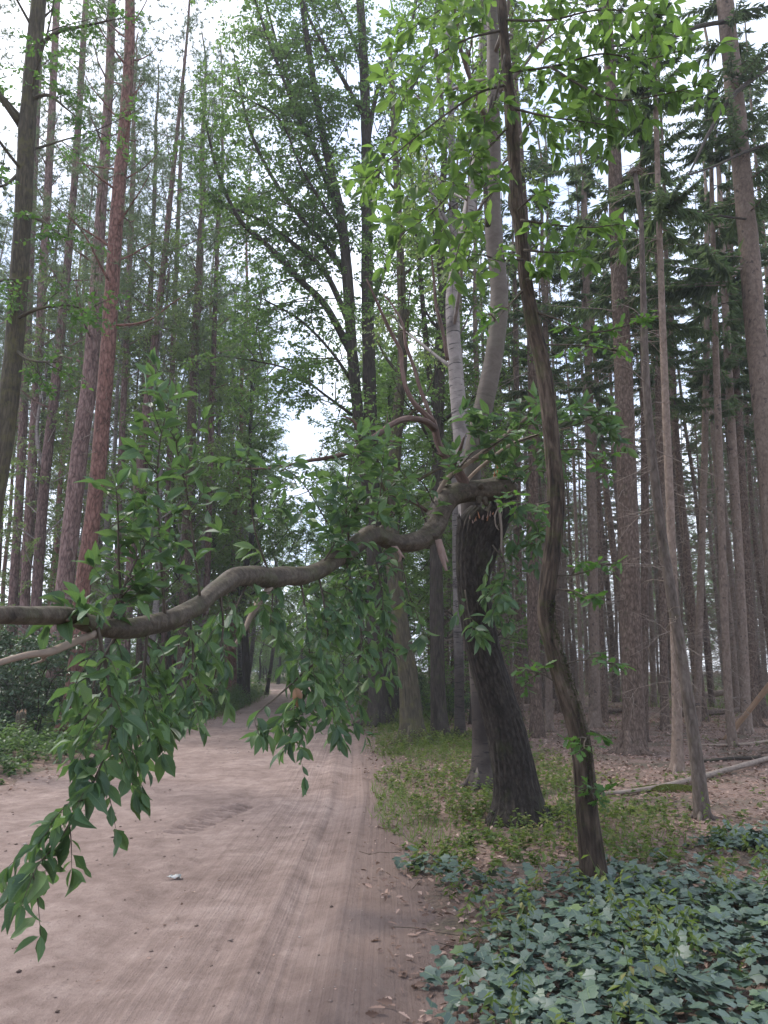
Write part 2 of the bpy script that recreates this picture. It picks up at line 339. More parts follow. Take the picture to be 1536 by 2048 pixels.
# ------------------------------------------------------------------ the ground and the road
def wr(y): return 1-.17*fade(10, 28, y)                     # the track narrows a little farther on
def xr(x, y): return (x-xc(y))/wr(y)
def xc(y): return -2.55 - .035*np.clip(y-10, 0, 17) - .0018*np.maximum(0, y-18)**2 - .006*np.maximum(0, y-75)**2
HALF = 2.62
def base_h(x, y):
    s = xr(x, y)
    out = fade(HALF-.25, HALF+1.3, np.abs(s)+.35*vnoise(y*.9, s*.2)+.12*vnoise(y*3, s))
    rough = .10*vnoise(x*.35+3, y*.35)+.05*vnoise(x*1.3, y*1.3+9)
    return out*(.07+rough) - (1-out)*.05
def road_h(x, y):
    s = x-xc(y); e = np.clip(1-(np.abs(s)/HALF)**4, 0, 1)
    h = -.012+.030*e
    for c, wd, d in ((2.08, .12, .030), (1.62, .11, .018), (.95, .2, .018), (-1.25, .26, .030), (-.2, .22, .018), (-2.1, .3, .02)):
        h = h-d*np.exp(-((s-c-.08*np.sin(y*.35+c))/wd)**2)
    h = h+.020*np.exp(-((s-1.84-.03*np.sin(y*.8))/.06)**2)+.018*np.exp(-((s-2.29-.03*np.sin(y*.7))/.05)**2)
    d2 = (s+.1)-(y-6)*-.16                              # a second set of tracks swinging across to the left
    h = h-.016*np.exp(-(d2/.22)**2)*fade(3, 7, y)*(1-fade(17, 26, y))
    h = h+.024*vnoise(s*1.1, y*.45)+.018*vnoise(s*3, y*1.6)+.014*vnoise(s*8+4, y*5)+.010*vnoise(s*20, y*14)+.004*vnoise(s*41, y*37)
    t = np.exp(-((s-(.66+(y-8.9)*.22))/.20)**4)*fade(8.0, 8.4, y)*(1-fade(9.6, 10.1, y))      # tyre tread pressed into a soft patch
    h = h*(1-.8*t)-.034*t
    for c in (1.98, 2.04, 2.10, 2.16, 1.5, 1.56, 1.62):                                            # fine lengthwise tyre lines
        h = h+.009*np.sin(math.pi*.5+0*y)*np.exp(-((s-c-.06*np.sin(y*.3))/.014)**2)*(.5+vnoise(y*.8+c*9, c))
    return h+.010*vnoise(s*4+2, y*3)+.007*np.abs(vnoise(s*13, y*9))
def grid(xs, ys, hf, off=None):
    X, Y = np.meshgrid(xs, ys)
    if off is not None: X = X+off(Y)
    Z = hf(X, Y); n, m = X.shape
    i = np.arange(n-1)[:, None]*m; j = np.arange(m-1)[None]
    q = np.stack([i+j, i+j+1, i+m+j+1, i+m+j], -1).reshape(-1, 4)
    return np.stack([X, Y, Z], -1).reshape(-1, 3), q
def graded(a, b, s0, k, mx=20.0):
    o = [a]
    while o[-1] < b: o.append(o[-1]+min(mx, max(s0, (o[-1]-a)*k)))
    return np.array(o)

m, nt, o, L = newmat('forest_floor'); M['floor'] = m
tc = nt.nodes.new('ShaderNodeTexCoord'); v = tc.outputs['Object']
n1 = noise(nt, v, 26, 6, .7, .4); n2 = noise(nt, v, 1.1, 4, .6)
c = ramp(nt, [(.3, (.07, .045, .034)), (.5, (.20, .13, .10)), (.7, (.31, .21, .17))]); L(n1, c.inputs[0])
c2 = ramp(nt, [(.3, (.05, .036, .027)), (.5, (.10, .075, .05)), (.72, (.13, .115, .05))]); L(n1, c2.inputs[0])
k = ramp(nt, [(.46, (0, 0, 0)), (.62, (1, 1, 1))]); L(n2, k.inputs[0])
b = N(nt, 'ShaderNodeBsdfPrincipled', Roughness=.95); L(mixc(nt, c.outputs[0], c2.outputs[0], k.outputs[0]), b.inputs['Base Color'])
bp = N(nt, 'ShaderNodeBump', Strength=1, Distance=.03); L(n1, bp.inputs['Height']); L(bp.outputs[0], b.inputs['Normal']); L(b.outputs[0], o.inputs[0])

m, nt, o, L = newmat('road_sand'); M['sand'] = m
tc = nt.nodes.new('ShaderNodeTexCoord'); v = tc.outputs['Object']
n1 = noise(nt, v, .7, 5, .6); n2 = noise(nt, v, 42, 7, .75); n3 = noise(nt, v, 4, 8, .72)
bk = N(nt, 'ShaderNodeAttribute', _attribute_name='bk')
mp = nt.nodes.new('ShaderNodeMapping'); mp.inputs['Scale'].default_value = (9, .45, 1); L(bk.outputs['Vector'], mp.inputs[0])
st = noise(nt, mp.outputs[0], 1.2, 5, .6, .25)
sx = nt.nodes.new('ShaderNodeSeparateXYZ'); L(bk.outputs['Vector'], sx.inputs[0])
mp2 = nt.nodes.new('ShaderNodeMapping'); mp2.inputs['Scale'].default_value = (16, .10, 1); L(bk.outputs['Vector'], mp2.inputs[0]); s2 = noise(nt, mp2.outputs[0], 1.5, 3, .6, .1)
msk = math_(nt, 'MULTIPLY', math_(nt, 'SUBTRACT', sx.outputs[0], .7), 1.6, True)
s2 = math_(nt, 'ADD', .5, math_(nt, 'MULTIPLY', math_(nt, 'SUBTRACT', s2, .5), math_(nt, 'MULTIPLY', msk, 1.5)))
c = ramp(nt, [(.36, (.15, .105, .088)), (.5, (.24, .175, .150)), (.62, (.335, .256, .222))])
L(math_(nt, 'ADD', math_(nt, 'MULTIPLY', n1, .34), math_(nt, 'ADD', math_(nt, 'MULTIPLY', s2, .15), math_(nt, 'MULTIPLY', n3, .51))), c.inputs[0])
k = ramp(nt, [(.57, (0, 0, 0)), (.66, (1, 1, 1))]); L(n2, k.inputs[0])
col = mixc(nt, c.outputs[0], (.13, .085, .065), math_(nt, 'MULTIPLY', k.outputs[0], .55))
sx = nt.nodes.new('ShaderNodeSeparateXYZ'); L(bk.outputs['Vector'], sx.inputs[0])
ed = math_(nt, 'ADD', math_(nt, 'ABSOLUTE', math_(nt, 'SUBTRACT', sx.outputs[0], -.38)), math_(nt, 'MULTIPLY', n3, .5))
k = ramp(nt, [(.52, (0, 0, 0)), (.64, (1, 1, 1))]); L(math_(nt, 'MULTIPLY', ed, .2), k.inputs[0])
col = mixc(nt, col, (.155, .108, .088), math_(nt, 'MULTIPLY', k.outputs[0], .7))
b = N(nt, 'ShaderNodeBsdfPrincipled', Roughness=.95); b.inputs['Specular IOR Level'].default_value = .2; L(col, b.inputs['Base Color'])
bp = N(nt, 'ShaderNodeBump', Strength=1.0, Distance=.02); L(math_(nt, 'ADD', n2, math_(nt, 'MULTIPLY', s2, .9)), bp.inputs['Height']); L(bp.outputs[0], b.inputs['Normal']); L(b.outputs[0], o.inputs[0])

gx = np.concatenate([-graded(9, 420, .5, .07)[::-1], np.arange(-8.9, 9, .14), graded(9, 420, .5, .07)])
gy = np.concatenate([-graded(0, 300, .6, .1)[:0:-1], graded(0, 600, .12, .012)])
V, q = grid(gx, gy, base_h)
o = link('ground', mesh_from('ground', V, [q], [M['floor']], True)); o['kind'] = 'structure'
sx_ = np.arange(-HALF-.5, HALF+.55, .026)
ry = np.concatenate([np.arange(-12, 2, .3), np.arange(2, 11, .022), 11+graded(0, 150, .03, .012)[1:]])
V, q = grid(sx_, ry, road_h, xc)
o = link('dirt_road', mesh_from('dirt_road', V, [q], [M['sand']], True, bk=np.stack([V[:, 0]-xc(V[:, 1]), V[:, 1], 0*V[:, 0]], -1))); o['kind'] = 'structure'
def gz(x, y): return np.maximum(base_h(x, y), np.where(np.abs(x-xc(y)) < HALF+.4, road_h(x, y), -9))

# ------------------------------------------------------------------ tree builders
UP = np.array([0, 0, 1.])
def rperp(T, rng):
    a = rng.normal(size=T.shape); a -= T*np.sum(a*T, -1, keepdims=True); return unit(a)
def foliate(limbs, rng, wood, leaf, gap=.38, t0=.25, len2=1.3, up2=.25, twigs=9, tl=.42, nl=8, lsize=.085, lw=.6, droop=.15, tmpl=DIAMOND, flat=.55, woodsides=3):
    """limbs: list of (n, 4) arrays (x, y, z, radius). Adds side branches, twigs and leaves."""
    B, D, LL = [], [], []
    for l in limbs:
        s = np.concatenate([[0], np.cumsum(np.linalg.norm(np.diff(l[:, :3], axis=0), axis=1))]); tot = s[-1]
        n = max(2, int(tot*(1-t0)/gap)); t = t0*tot+(np.arange(n)+rng.random(n))/n*tot*(1-t0)
        P = np.stack([np.interp(t, s, l[:, i]) for i in range(3)], -1)
        T = unit(np.stack([np.interp(np.minimum(t+.1, tot), s, l[:, i])-np.interp(np.maximum(t-.1, 0), s, l[:, i]) for i in range(3)], -1))
        B.append(P); D.append(unit(T*.75+rperp(T, rng)*1.0+UP*up2)); LL.append(len2*(.45+.75*rng.random(n))*(1.05-.45*t/tot))
        B.append(P[-1:]); D.append(T[-1:]); LL.append(np.array([len2*.8]))
    B, D, LL = np.concatenate(B), np.concatenate(D), np.concatenate(LL)
    n = len(B); t = np.linspace(0, 1, 5)
    side = rperp(D, rng)*.25
    P2 = B[:, None]+D[:, None]*(LL[:, None]*t)[..., None]+(side+UP*(.12-droop))[:, None]*(LL[:, None]*t*t)[..., None]
    tubes(wood, P2, (.010+.006*LL)[:, None]*(1-.75*t)[None], woodsides, rng)
    m = twigs; tt = .18+.82*(np.arange(m)[None]+rng.random((n, m)))/m
    ix = np.clip(tt*4, 0, 3.999); i0 = ix.astype(int); fr = (ix-i0)[..., None]
    rows = np.arange(n)[:, None]
    Pb = P2[rows, i0]*(1-fr)+P2[rows, i0+1]*fr; Tb = unit(P2[rows, i0+1]-P2[rows, i0])
    sgn = np.where(np.arange(m) % 2 == 0, 1., -1.)[None, :, None]
    sidev = unit(np.cross(Tb, UP+.01))*sgn
    Dt = unit(Tb*.7+sidev*.9+rng.normal(size=Tb.shape)*.35-UP*droop*.6)
    Lt = (tl*(.5+.7*rng.random((n, m))))
    t3 = np.linspace(0, 1, 3)
    P3 = (Pb[:, :, None]+Dt[:, :, None]*(Lt[..., None]*t3)[..., None]-UP*(droop*.5)*(Lt[..., None]*t3*t3)[..., None]).reshape(-1, 3, 3)
    tubes(wood, P3, np.broadcast_to((.0035*(1-.6*t3))[None], (len(P3), 3)), 3, rng)
    k = nl; tk = .1+.95*(np.arange(k)[None]+rng.random((len(P3), k)))/k
    d3 = Dt.reshape(-1, 3); l3 = Lt.reshape(-1)
    Pl = P3[:, :1]+d3[:, None]*(l3[:, None]*tk)[..., None]-UP*(droop*.5)*(l3[:, None]*tk*tk)[..., None]
    sg = np.where(np.arange(k) % 2 == 0, 1., -1.)[None, :, None]
    sv = unit(np.cross(d3, UP+.01))[:, None]*sg
    Dl = unit(d3[:, None]*.5+sv*.8+rng.normal(size=Pl.shape)*.4-UP*droop)
    Nl = unit(UP*flat+rng.normal(size=Pl.shape)*.5)
    q = len(P3)*k; s = lsize*(.65+.6*rng.random(q))
    clump = np.repeat(rng.random(n), m*k)
    leaves(leaf, Pl.reshape(-1, 3), Dl.reshape(-1, 3), Nl.reshape(-1, 3), s, s*lw, tmpl, rnd=np.clip(clump*.55+.45*rng.random(q), 0, .999), rng=rng)

def ppoly(pts, Y, step=.12, Y2=None):
    """photograph polyline (px, py, width px) at distance Y (to Y2 at the far end) -> splined (x, y, z, r)."""
    o = []
    for i, (px, py, w_) in enumerate(pts):
        y = Y if Y2 is None else Y+(Y2-Y)*i/(len(pts)-1)
        o.append((*at(px, py, y), w_*mpp(px, py, y)/2))
    return spline(o, step)
def rooted(l, flare=1.45, depth=.25):
    b = l[0].copy(); g = gz(b[0], b[1]); b[2] = min(b[2], g)
    l = l[l[:, 2] > b[2]+.02]; l = np.vstack([np.append(b[:3], l[0, 3]), l])
    h = l[:, 2]-g; l[:, 3] *= 1+(flare-1)*np.exp(-np.maximum(h, 0)/.28)
    f = l[0].copy(); f[2] -= depth; f[3] *= 1.05
    return np.vstack([f, l])
def extend(l, H, r1=.03, wob=.15, rng=RNG):
    """carry a trunk on above the frame to height H."""
    d = unit((l[-1, :3]-l[-8, :3])[None])[0]; d = unit((d+UP*.4)[None])[0]; p = l[-1]; o = [p]
    while o[-1][2] < H:
        q = o[-1].copy(); q[:3] += d*.8+rng.normal(size=3)*.06*wob/.15; q[3] = max(r1, p[3]+(r1-p[3])*(q[2]-p[2])/max(.1, H-p[2])); o.append(q)
    return np.vstack([l, spline(np.array(o), .4)[1:]]) if len(o) > 1 else l
def auto_limbs(trunk, rng, z0, z1, n, length, elev=(25, 60), curve=.25, r0=.35, az0=None):
    out = []; ga = rng.random()*6.28
    for i in range(n):
        f = (i+rng.random()*.8)/n; z = z0+(z1-z0)*f
        p = np.array([np.interp(z, trunk[:, 2], trunk[:, j]) for j in range(4)])
        a = ga+i*2.4+rng.normal()*.3; e = math.radians(elev[0]+(elev[1]-elev[0])*(.3*rng.random()+.7*f))
        d = np.array([math.cos(a)*math.cos(e), math.sin(a)*math.cos(e), math.sin(e)])
        l = length*(1-.65*f)*(.7+.5*rng.random()); r = p[3]*r0+.006
        pts = [p[:3]]; dd = d.copy()
        for k in range(5):
            dd = unit((dd+UP*curve*.25+rng.normal(size=3)*.13)[None])[0]; pts.append(pts[-1]+dd*l/5)
        out.append(spline(np.column_stack([np.array(pts), r*np.array([1, .8, .62, .45, .3, .12])]), .3))
    return out

def spruce_boughs(zs, pos, rng, wood, leaf, lengths, az=None, droop=.28, width=.042, tl=.34, m=30, rep=2, fine=1):
    """needle branches: zs (n,) heights, pos (n,3) start points."""
    n = len(zs); a = rng.random(n)*6.283 if az is None else az
    d = np.stack([np.cos(a), np.sin(a), 0*a], -1); t = np.linspace(0, 1, 6)
    P = pos[:, None]+d[:, None]*(lengths[:, None]*t)[..., None]+UP*(lengths[:, None]*(.12*t-droop*t**1.5+.10*t**4))[..., None]
    P = P+np.cumsum(rng.normal(size=P.shape)*.02, axis=1)
    tubes(wood, P, (.008+.007*lengths)[:, None]*(1-.85*t)[None], 3, rng)
    tt = .14+.86*(np.arange(m)[None]+rng.random((n, m)))/m
    ix = np.clip(tt*5, 0, 4.999); i0 = ix.astype(int); fr = (ix-i0)[..., None]; rows = np.arange(n)[:, None]
    Pb = P[rows, i0]*(1-fr)+P[rows, i0+1]*fr; T = unit(P[rows, i0+1]-P[rows, i0])
    sg = np.where(np.arange(m) % 2 == 0, 1., -1.)[None, :, None]
    sv = unit(np.cross(T, UP))*sg
    for k in range(rep):
        D = unit(T*.75+sv*(.9-.35*k)-UP*(.25+.55*k)+rng.normal(size=T.shape)*.22)
        L_ = tl*(.45+.75*rng.random((n, m)))*(1.15-.75*tt)*(.75+.25*np.minimum(1.6, lengths))[:, None]
        for j in range(fine):
            DD = unit(D+rng.normal(size=D.shape)*.12*(j > 0)); off = D*(L_*.3*j/max(1, fine))[..., None]
            leaves(leaf, (Pb+off).reshape(-1, 3), DD.reshape(-1, 3), unit(UP*.6+rng.normal(size=D.shape)*.6).reshape(-1, 3), L_.ravel(), width*(.7+.6*rng.random(n*m)), DIAMOND,
                   rnd=np.clip(np.repeat(rng.random(n), m)*.5+rng.random(n*m)*.5, 0, .999), rng=rng)
def dead_twigs(acc, trunk, rng, z0, z1, n, lmax=1.1, sub=2, r=.006, down=.12):
    z = z0+(z1-z0)*rng.random(n); a = rng.random(n)*6.283; l = lmax*(.25+.75*rng.random(n)**1.4)
    p = np.stack([np.interp(z, trunk[:, 2], trunk[:, j]) for j in range(3)], -1)
    d = np.stack([np.cos(a), np.sin(a), -down+.3*rng.normal(size=n)], -1); t = np.linspace(0, 1, 4)
    P = p[:, None]+d[:, None]*(l[:, None]*t)[..., None]-UP*(.16*l[:, None]*t*t)[..., None]; P[:, 1:] += np.cumsum(rng.normal(size=(n, 3, 3))*.03, axis=1)
    tubes(acc, P, (r*(.6+.5*l))[:, None]*(1-.7*t)[None], 3, rng)
    for k in range(sub):
        f = .25+.6*rng.random(n); ix = f*3; i0 = np.minimum(ix.astype(int), 2); fr = (ix-i0)[:, None]; rr = np.arange(n)
        b = P[rr, i0]*(1-fr)+P[rr, i0+1]*fr; d2 = unit(d+rng.normal(size=(n, 3))*.55); l2 = l*(.2+.35*rng.random(n)); t3 = np.linspace(0, 1, 3)
        tubes(acc, b[:, None]+d2[:, None]*(l2[:, None]*t3)[..., None]-UP*(.15*l2[:, None]*t3*t3)[..., None], np.broadcast_to(.5*r*(1-.6*t3)[None], (n, 3)), 3, rng)

def stem_line(H, r, rng, sway=.12, n=9):
    z = np.linspace(0, H, n); x = np.cumsum(rng.normal(size=n))*sway*.5; y = np.cumsum(rng.normal(size=n))*sway*.5; x -= x[0]; y -= y[0]
    x -= z/H*x[-1]*.6; y -= z/H*y[-1]*.6
    return rooted_local(spline(np.stack([x, y, z, r*(1-.86*(z/H)**1.1)], -1), .5))
def rooted_local(l, flare=1.35):
    l = l.copy(); l[:, 3] *= 1+(flare-1)*np.exp(-l[:, 2]/.3); f = l[0].copy(); f[2] -= .3; return np.vstack([f, l])

class Kit:                                            # shared meshes for a kind of tree: list of (part name, mesh, kind)
    def __init__(s): s.parts = []
    def add(s, name, acc, mat, kind=None, smooth=True):
        if acc.V: s.parts.append((name, acc.mesh(name, [mat], smooth=smooth), kind))
    def place(s, name, x, y, label, cat, group=None, rz=0, sc=1, lean=None):
        t = thing(name, (x, y, float(gz(x, y))), label, cat, group, rz, sc)
        if lean: t.rotation_euler = (lean[0], lean[1], rz)
        for nme, me, kd in s.parts: link(nme, me, t, kind=kd)
        return t

def spruce_kit(seed, H=21, r=.13, live=6.5, rad=1.7, mat='spruce', dense=1.0):
    rng = np.random.default_rng(seed); k = Kit(); tr = stem_line(H, r, rng)
    a = Acc(); tube(a, tr[:, :3], tr[:, 3], 9, lump=.04, seed=seed); k.add('trunk', a, M[mat])
    a = Acc(); dead_twigs(a, tr, rng, .9, live+2.5, int(125*min(dense, 1.1)), 2.0, 3, .009); k.add('dead_branches', a, M['deadgrey'], 'stuff')
    wd, lf = Acc(), Acc(); zs = live+(H-live-.3)*np.sort(rng.random(int(62*dense))); f = (zs-live)/(H-live)
    pos = np.stack([np.interp(zs, tr[:, 2], tr[:, j]) for j in range(3)], -1)
    spruce_boughs(zs, pos, rng, wd, lf, rad*(1-.85*f)*(.55+.5*rng.random(len(zs)))*np.minimum(1, .55+f*3), m=26, rep=2)
    k.add('branches', wd, M['deadgrey'], 'stuff'); k.add('crown', lf, M['spruceleaf'], 'stuff', False); return k
def pine_kit(seed, H=24, r=.2, live=11.5, mat='pine'):
    rng = np.random.default_rng(seed); k = Kit(); tr = stem_line(H, r, rng, .22)
    a = Acc(); tube(a, tr[:, :3], tr[:, 3], 10, lump=.05, seed=seed); k.add('trunk', a, M[mat])
    wd, lf = Acc(), Acc(); dead_twigs(wd, tr, rng, 4, live+2, 34, 1.0, 1, .009, -.1); k.add('dead_branches', wd, M['deadgrey'], 'stuff')
    wd = Acc(); pine_crown(tr, rng, wd, lf, live, H, 30); k.add('branches', wd, M['pine'], 'stuff'); k.add('crown', lf, M['pineleaf'], 'stuff', False); return k
def pine_crown(tr, rng, wd, lf, live, H, n=34, length=2.6):
    for l in auto_limbs(tr, rng, live, H-.4, n, length, (5, 45), .5, .22):
        tube(wd, l[:, :3], l[:, 3], 4)
        q = 24; t = .3+.7*rng.random(q); s = np.linspace(0, 1, len(l)); P = np.stack([np.interp(t, s, l[:, j]) for j in range(3)], -1)
        P = P+rng.normal(size=P.shape)*np.array([.28, .28, .16]); nn = 15
        D = unit(rng.normal(size=(q, nn, 3))+UP*.35)
        leaves(lf, np.repeat(P, nn, 0), D.reshape(-1, 3), rng.normal(size=(q*nn, 3)), .22*(.6+.6*rng.random(q*nn)), .022, SLIVER, rng=rng)
def broad_kit(seed, H=15, r=.16, z0=3.5, n=17, length=3.6, mat='dark', leafmat='crown', lsize=.10, twigs=9, nl=8, elev=(20, 65), droop=.15, gap=.4):
    rng = np.random.default_rng(seed); k = Kit(); tr = stem_line(H, r, rng, .35)
    a = Acc(); tube(a, tr[:, :3], tr[:, 3], 10, lump=.05, seed=seed)
    lb = auto_limbs(tr, rng, z0, H-.5, n, length, elev)
    for l in lb: tube(a, l[:, :3], l[:, 3], 5)
    k.add('trunk', a, M[mat]); wd, lf = Acc(), Acc()
    foliate(lb+[tr[tr[:, 2] > H*.7]], rng, wd, lf, lsize=lsize, twigs=twigs, nl=nl, droop=droop, gap=gap)
    k.add('twigs', wd, M['twig'], 'stuff'); k.add('crown', lf, M[leafmat], 'stuff', False); return k

def hero(name, pts, Y, mat, label, cat, H=None, sides=20, ridge=0, nr=9, lump=.05, step=.12, seed=1, flare=1.4, limbs=(), group=None, root=True):
    """a tree that the photograph shows singly: its own trunk line, as an Empty at its base with a trunk part. Returns (thing, trunk line, origin)."""
    l = ppoly(pts, Y, step)
    if root: l = rooted(l, flare)
    if H: l = extend(l, H)
    og = l[0, :3]+np.array([0, 0, .25]); t = thing(name, og, label, cat, group)
    a = Acc(); tube(a, l[:, :3], l[:, 3], sides, ridge, nr, lump, seed)
    if root:
        rg = np.random.default_rng(seed+500); r0 = float(np.interp(og[2]+.5, l[:, 2], l[:, 3]))
        for k in range(5):
            an = k*1.257+rg.random()*.8; d = np.array([math.cos(an), math.sin(an), 0]); ln = r0*(1.9+1.3*rg.random()); g = gz(og[0], og[1])
            tube(a, np.array([og*[1, 1, 0]+d*r0*.55+UP*(g+r0*1.9), og*[1, 1, 0]+d*r0*.95+UP*(g+r0*.7), og*[1, 1, 0]+d*r0*1.4+UP*(g+r0*.15), og*[1, 1, 0]+d*ln+UP*(g-r0*.3)]), [r0*.35, r0*.42, r0*.36, r0*.2], 8, 0, 0, .1, seed+k)
    a.build('trunk', M[mat], t, og)
    return t, l, og

# ------------------------------------------------------------------ trees left of the road
t, l, og = hero('oak_tree', [(-100, 1560, 53.8), (-62, 1300, 44.8), (-22, 1050, 41.0), (4, 900, 38.4), (24, 740, 37.1), (42, 500, 33.3), (55, 250, 30.7), (70, 80, 29.4), (78, 0, 28.2)], 13.0, 'mossoak',
                'dark leaning oak with green moss low on its trunk, beyond the left verge', 'tree', H=15, sides=26, ridge=.03, seed=2)
wd, lf, br = Acc(), Acc(), Acc(); rng = np.random.default_rng(21)
lim = [ppoly(p, 13, .2, y2) for p, y2 in (([(42, 250, 16), (20, 220, 13), (-10, 180, 10), (-60, 120, 6)], 12.5), ([(78, 90, 9), (120, 62, 8), (170, 52, 6), (215, 42, 4)], 12.6), ([(30, 640, 9), (70, 620, 7), (130, 610, 5), (190, 625, 3)], 11.6),
       ([(45, 430, 9), (80, 440, 7), (120, 470, 4), (150, 480, 3)], 12), ([(40, 560, 8), (10, 560, 6), (-30, 570, 4)], 12), ([(60, 200, 9), (95, 190, 7), (130, 215, 4), (160, 240, 3)], 12.2), ([(35, 350, 8), (10, 370, 5), (-30, 380, 3)], 12.5), ([(30, 700, 8), (60, 720, 6), (110, 725, 3)], 12.0))]
for q in lim: tube(br, q[:, :3], q[:, 3], 6)
top = auto_limbs(l, rng, 10.5, 14.8, 7, 3.0, (30, 65), r0=.2)
for q in top: tube(br, q[:, :3], q[:, 3], 5)
br.build('branches', M['mossoak'], t, og)
foliate(lim, rng, wd, lf, gap=.30, t0=.15, len2=.75, twigs=6, tl=.32, nl=7, lsize=.10, lw=.6)
foliate(top, rng, wd, lf, gap=.5, len2=1.2, lsize=.10)
wd.build('twigs', M['twig'], t, og, kind='stuff'); lf.build('crown', M['oakleaf'], t, og, False, 'stuff')

PINES = [
 ([(130, 1478, 34.4), (150, 1350, 31.2), (165, 1180, 31.2), (190, 1000, 30.3), (212, 750, 29.5), (229, 500, 27.1), (241, 340, 25.4), (246, 290, 23.8), (258, 120, 20.5), (260, 0, 18.9)], 20.0, 'redpine', 'tall reddish pine with a slight kink near its top, at the left road edge', 1),
 ([(100, 1440, 36.7), (132, 1150, 34.0), (160, 900, 32.0), (180, 750, 29.2), (197, 500, 22.4), (210, 300, 19.7), (219, 150, 17.0), (224, 0, 15.0)], 23.0, 'pine', 'thickest greyish pink pine close behind the reddish one at the left road edge', 1),
 ([(12, 1410, 18.0), (38, 1000, 17.2), (52, 720, 16.4), (70, 300, 13.9), (84, 0, 12.3)], 30.0, 'pine', 'pink pine just right of the mossy oak and the leftmost of three close stems', 0),
 ([(40, 1410, 19.7), (60, 1000, 18.0), (78, 700, 17.2), (100, 300, 14.8), (114, 0, 13.1)], 28.5, 'pine', 'middle pine of the three close stems right of the mossy oak', 0),
 ([(62, 1390, 21.3), (86, 1000, 20.5), (110, 780, 18.9), (146, 400, 13.9), (172, 0, 11.5)], 27.0, 'pine', 'dark pine leaning to the right, rightmost of the three close stems by the mossy oak', 0),
 ([(225, 1390, 12.3), (243, 900, 12.3), (254, 650, 11.5), (268, 300, 9.8)], 30.0, 'pine', 'slim pine standing just right of the tall reddish pine', 0),
 ([(275, 1395, 12.3), (288, 1000, 11.5), (298, 700, 9.8), (312, 300, 7.4)], 32.0, 'spruce', 'slim dark conifer trunk left of the drooping leaf cluster, second beyond the reddish pine', 0),
 ([(360, 1400, 20), (372, 1100, 19), (385, 800, 17), (400, 500, 13)], 30.0, 'spruce', 'dark straight trunk seen through the hanging leaves above the bough', 0),
 ([(405, 1395, 13.1), (416, 1100, 12.3), (424, 800, 11.5), (436, 450, 8.2)], 31.0, 'pine', 'brown slim trunk right of the dark straight one above the bough', 0),
 ([(325, 1400, 12.3), (336, 1000, 11.5), (346, 700, 10.7), (362, 300, 7.4)], 33.0, 'pine', 'pinkish slim pine left of the dark straight trunk above the bough', 0),
]
for i, (pts, Y, mt, lab, detail) in enumerate(PINES):
    t, l, og = hero('pine_tree', pts, Y, mt, lab, 'tree', H=28 if i < 5 else 30, sides=22 if detail else 12, lump=.035, step=.15 if detail else .4, seed=30+i, flare=1.25)
    rng = np.random.default_rng(60+i); a = Acc(); dead_twigs(a, l, rng, 3, 13, 60 if detail else 30, 1.0 if detail else .9, 1, .012 if detail else .009, -.15)
    if detail: dead_twigs(a, l, rng, 2.5, 15, 150, .34, 0, .014, .05)
    a.build('dead_branches', M['deadgrey'], t, og, kind='stuff')
    wd, lf = Acc(), Acc(); pine_crown(l, rng, wd, lf, 11.0 if i < 5 else 13, 27.5 if i < 5 else 29.5, 30); wd.build('branches', M[mt], t, og, kind='stuff'); lf.build('crown', M['pineleaf'], t, og, False, 'stuff')

# ------------------------------------------------------------------ broadleaved trees along the road
# the big twin-stemmed oak
t, l, og = hero('twin_stemmed_oak', [(758, 1436, 41.4), (752, 1300, 34.2), (748, 1100, 30.6), (742, 870, 26.1), (735, 600, 24.3), (733, 300, 20.7), (726, 100, 18.0), (720, 0, 16.2)], 23.5, 'dark',
                'tall dark twin-stemmed oak in the middle with long limbs over the road', 'tree', H=20, sides=18, ridge=.03, seed=4, step=.2)
Y = 23.5
lim = [ppoly(p, Y, .3, y2) for p, y2 in (
 ([(745, 1040, 24.1), (722, 880, 22.4), (704, 700, 21.5), (692, 520, 20.6), (680, 420, 18.1), (652, 300, 15.5), (625, 150, 12.9), (604, 0, 10.3), (590, -150, 6.9)], 23),
 ([(700, 700, 17), (650, 610, 14), (600, 560, 13), (545, 500, 11), (480, 440, 9), (438, 350, 7), (412, 250, 4)], 21),
 ([(696, 640, 13), (650, 545, 11), (590, 490, 9), (520, 440, 7), (450, 410, 4)], 22.5),
 ([(676, 400, 11), (620, 290, 9), (575, 180, 7), (530, 60, 6), (500, -30, 4)], 22),
 ([(690, 480, 8), (640, 400, 7), (600, 330, 5), (560, 240, 4), (500, 200, 3)], 21.5),
 ([(738, 250, 11), (715, 210, 10), (670, 130, 8), (620, 40, 6), (590, -40, 4)], 22.5),
 ([(735, 290, 10), (755, 180, 9), (790, 110, 7), (822, 50, 6), (840, -40, 4)], 23),
 ([(729, 150, 8), (700, 60, 6), (660, -20, 5)], 24),
 ([(692, 560, 8), (650, 470, 6), (610, 430, 4), (560, 400, 3)], 25),
 ([(706, 620, 12), (690, 480, 11), (640, 330, 9), (600, 230, 8), (560, 110, 6), (520, -40, 4)], 24.5),
 ([(737, 420, 12), (760, 330, 11), (800, 220, 9), (850, 120, 7), (880, 0, 5)], 24),
 ([(700, 560, 11), (640, 480, 10), (560, 380, 8), (500, 260, 7), (470, 120, 4)], 23.5),
 ([(741, 620, 8), (770, 540, 7), (800, 480, 5), (830, 430, 3)], 24),
 ([(702, 760, 8), (660, 700, 6), (600, 640, 5), (530, 600, 3)], 22),
 ([(704, 830, 7), (650, 790, 5), (580, 740, 4), (500, 720, 3)], 21))]
br = Acc()
for i, q in enumerate(lim): tube(br, q[:, :3], q[:, 3], 12 if i == 0 else 7, lump=.04, seed=i)
br.build('limbs', M['dark'], t, og)
wd, lf = Acc(), Acc(); rng = np.random.default_rng(5)
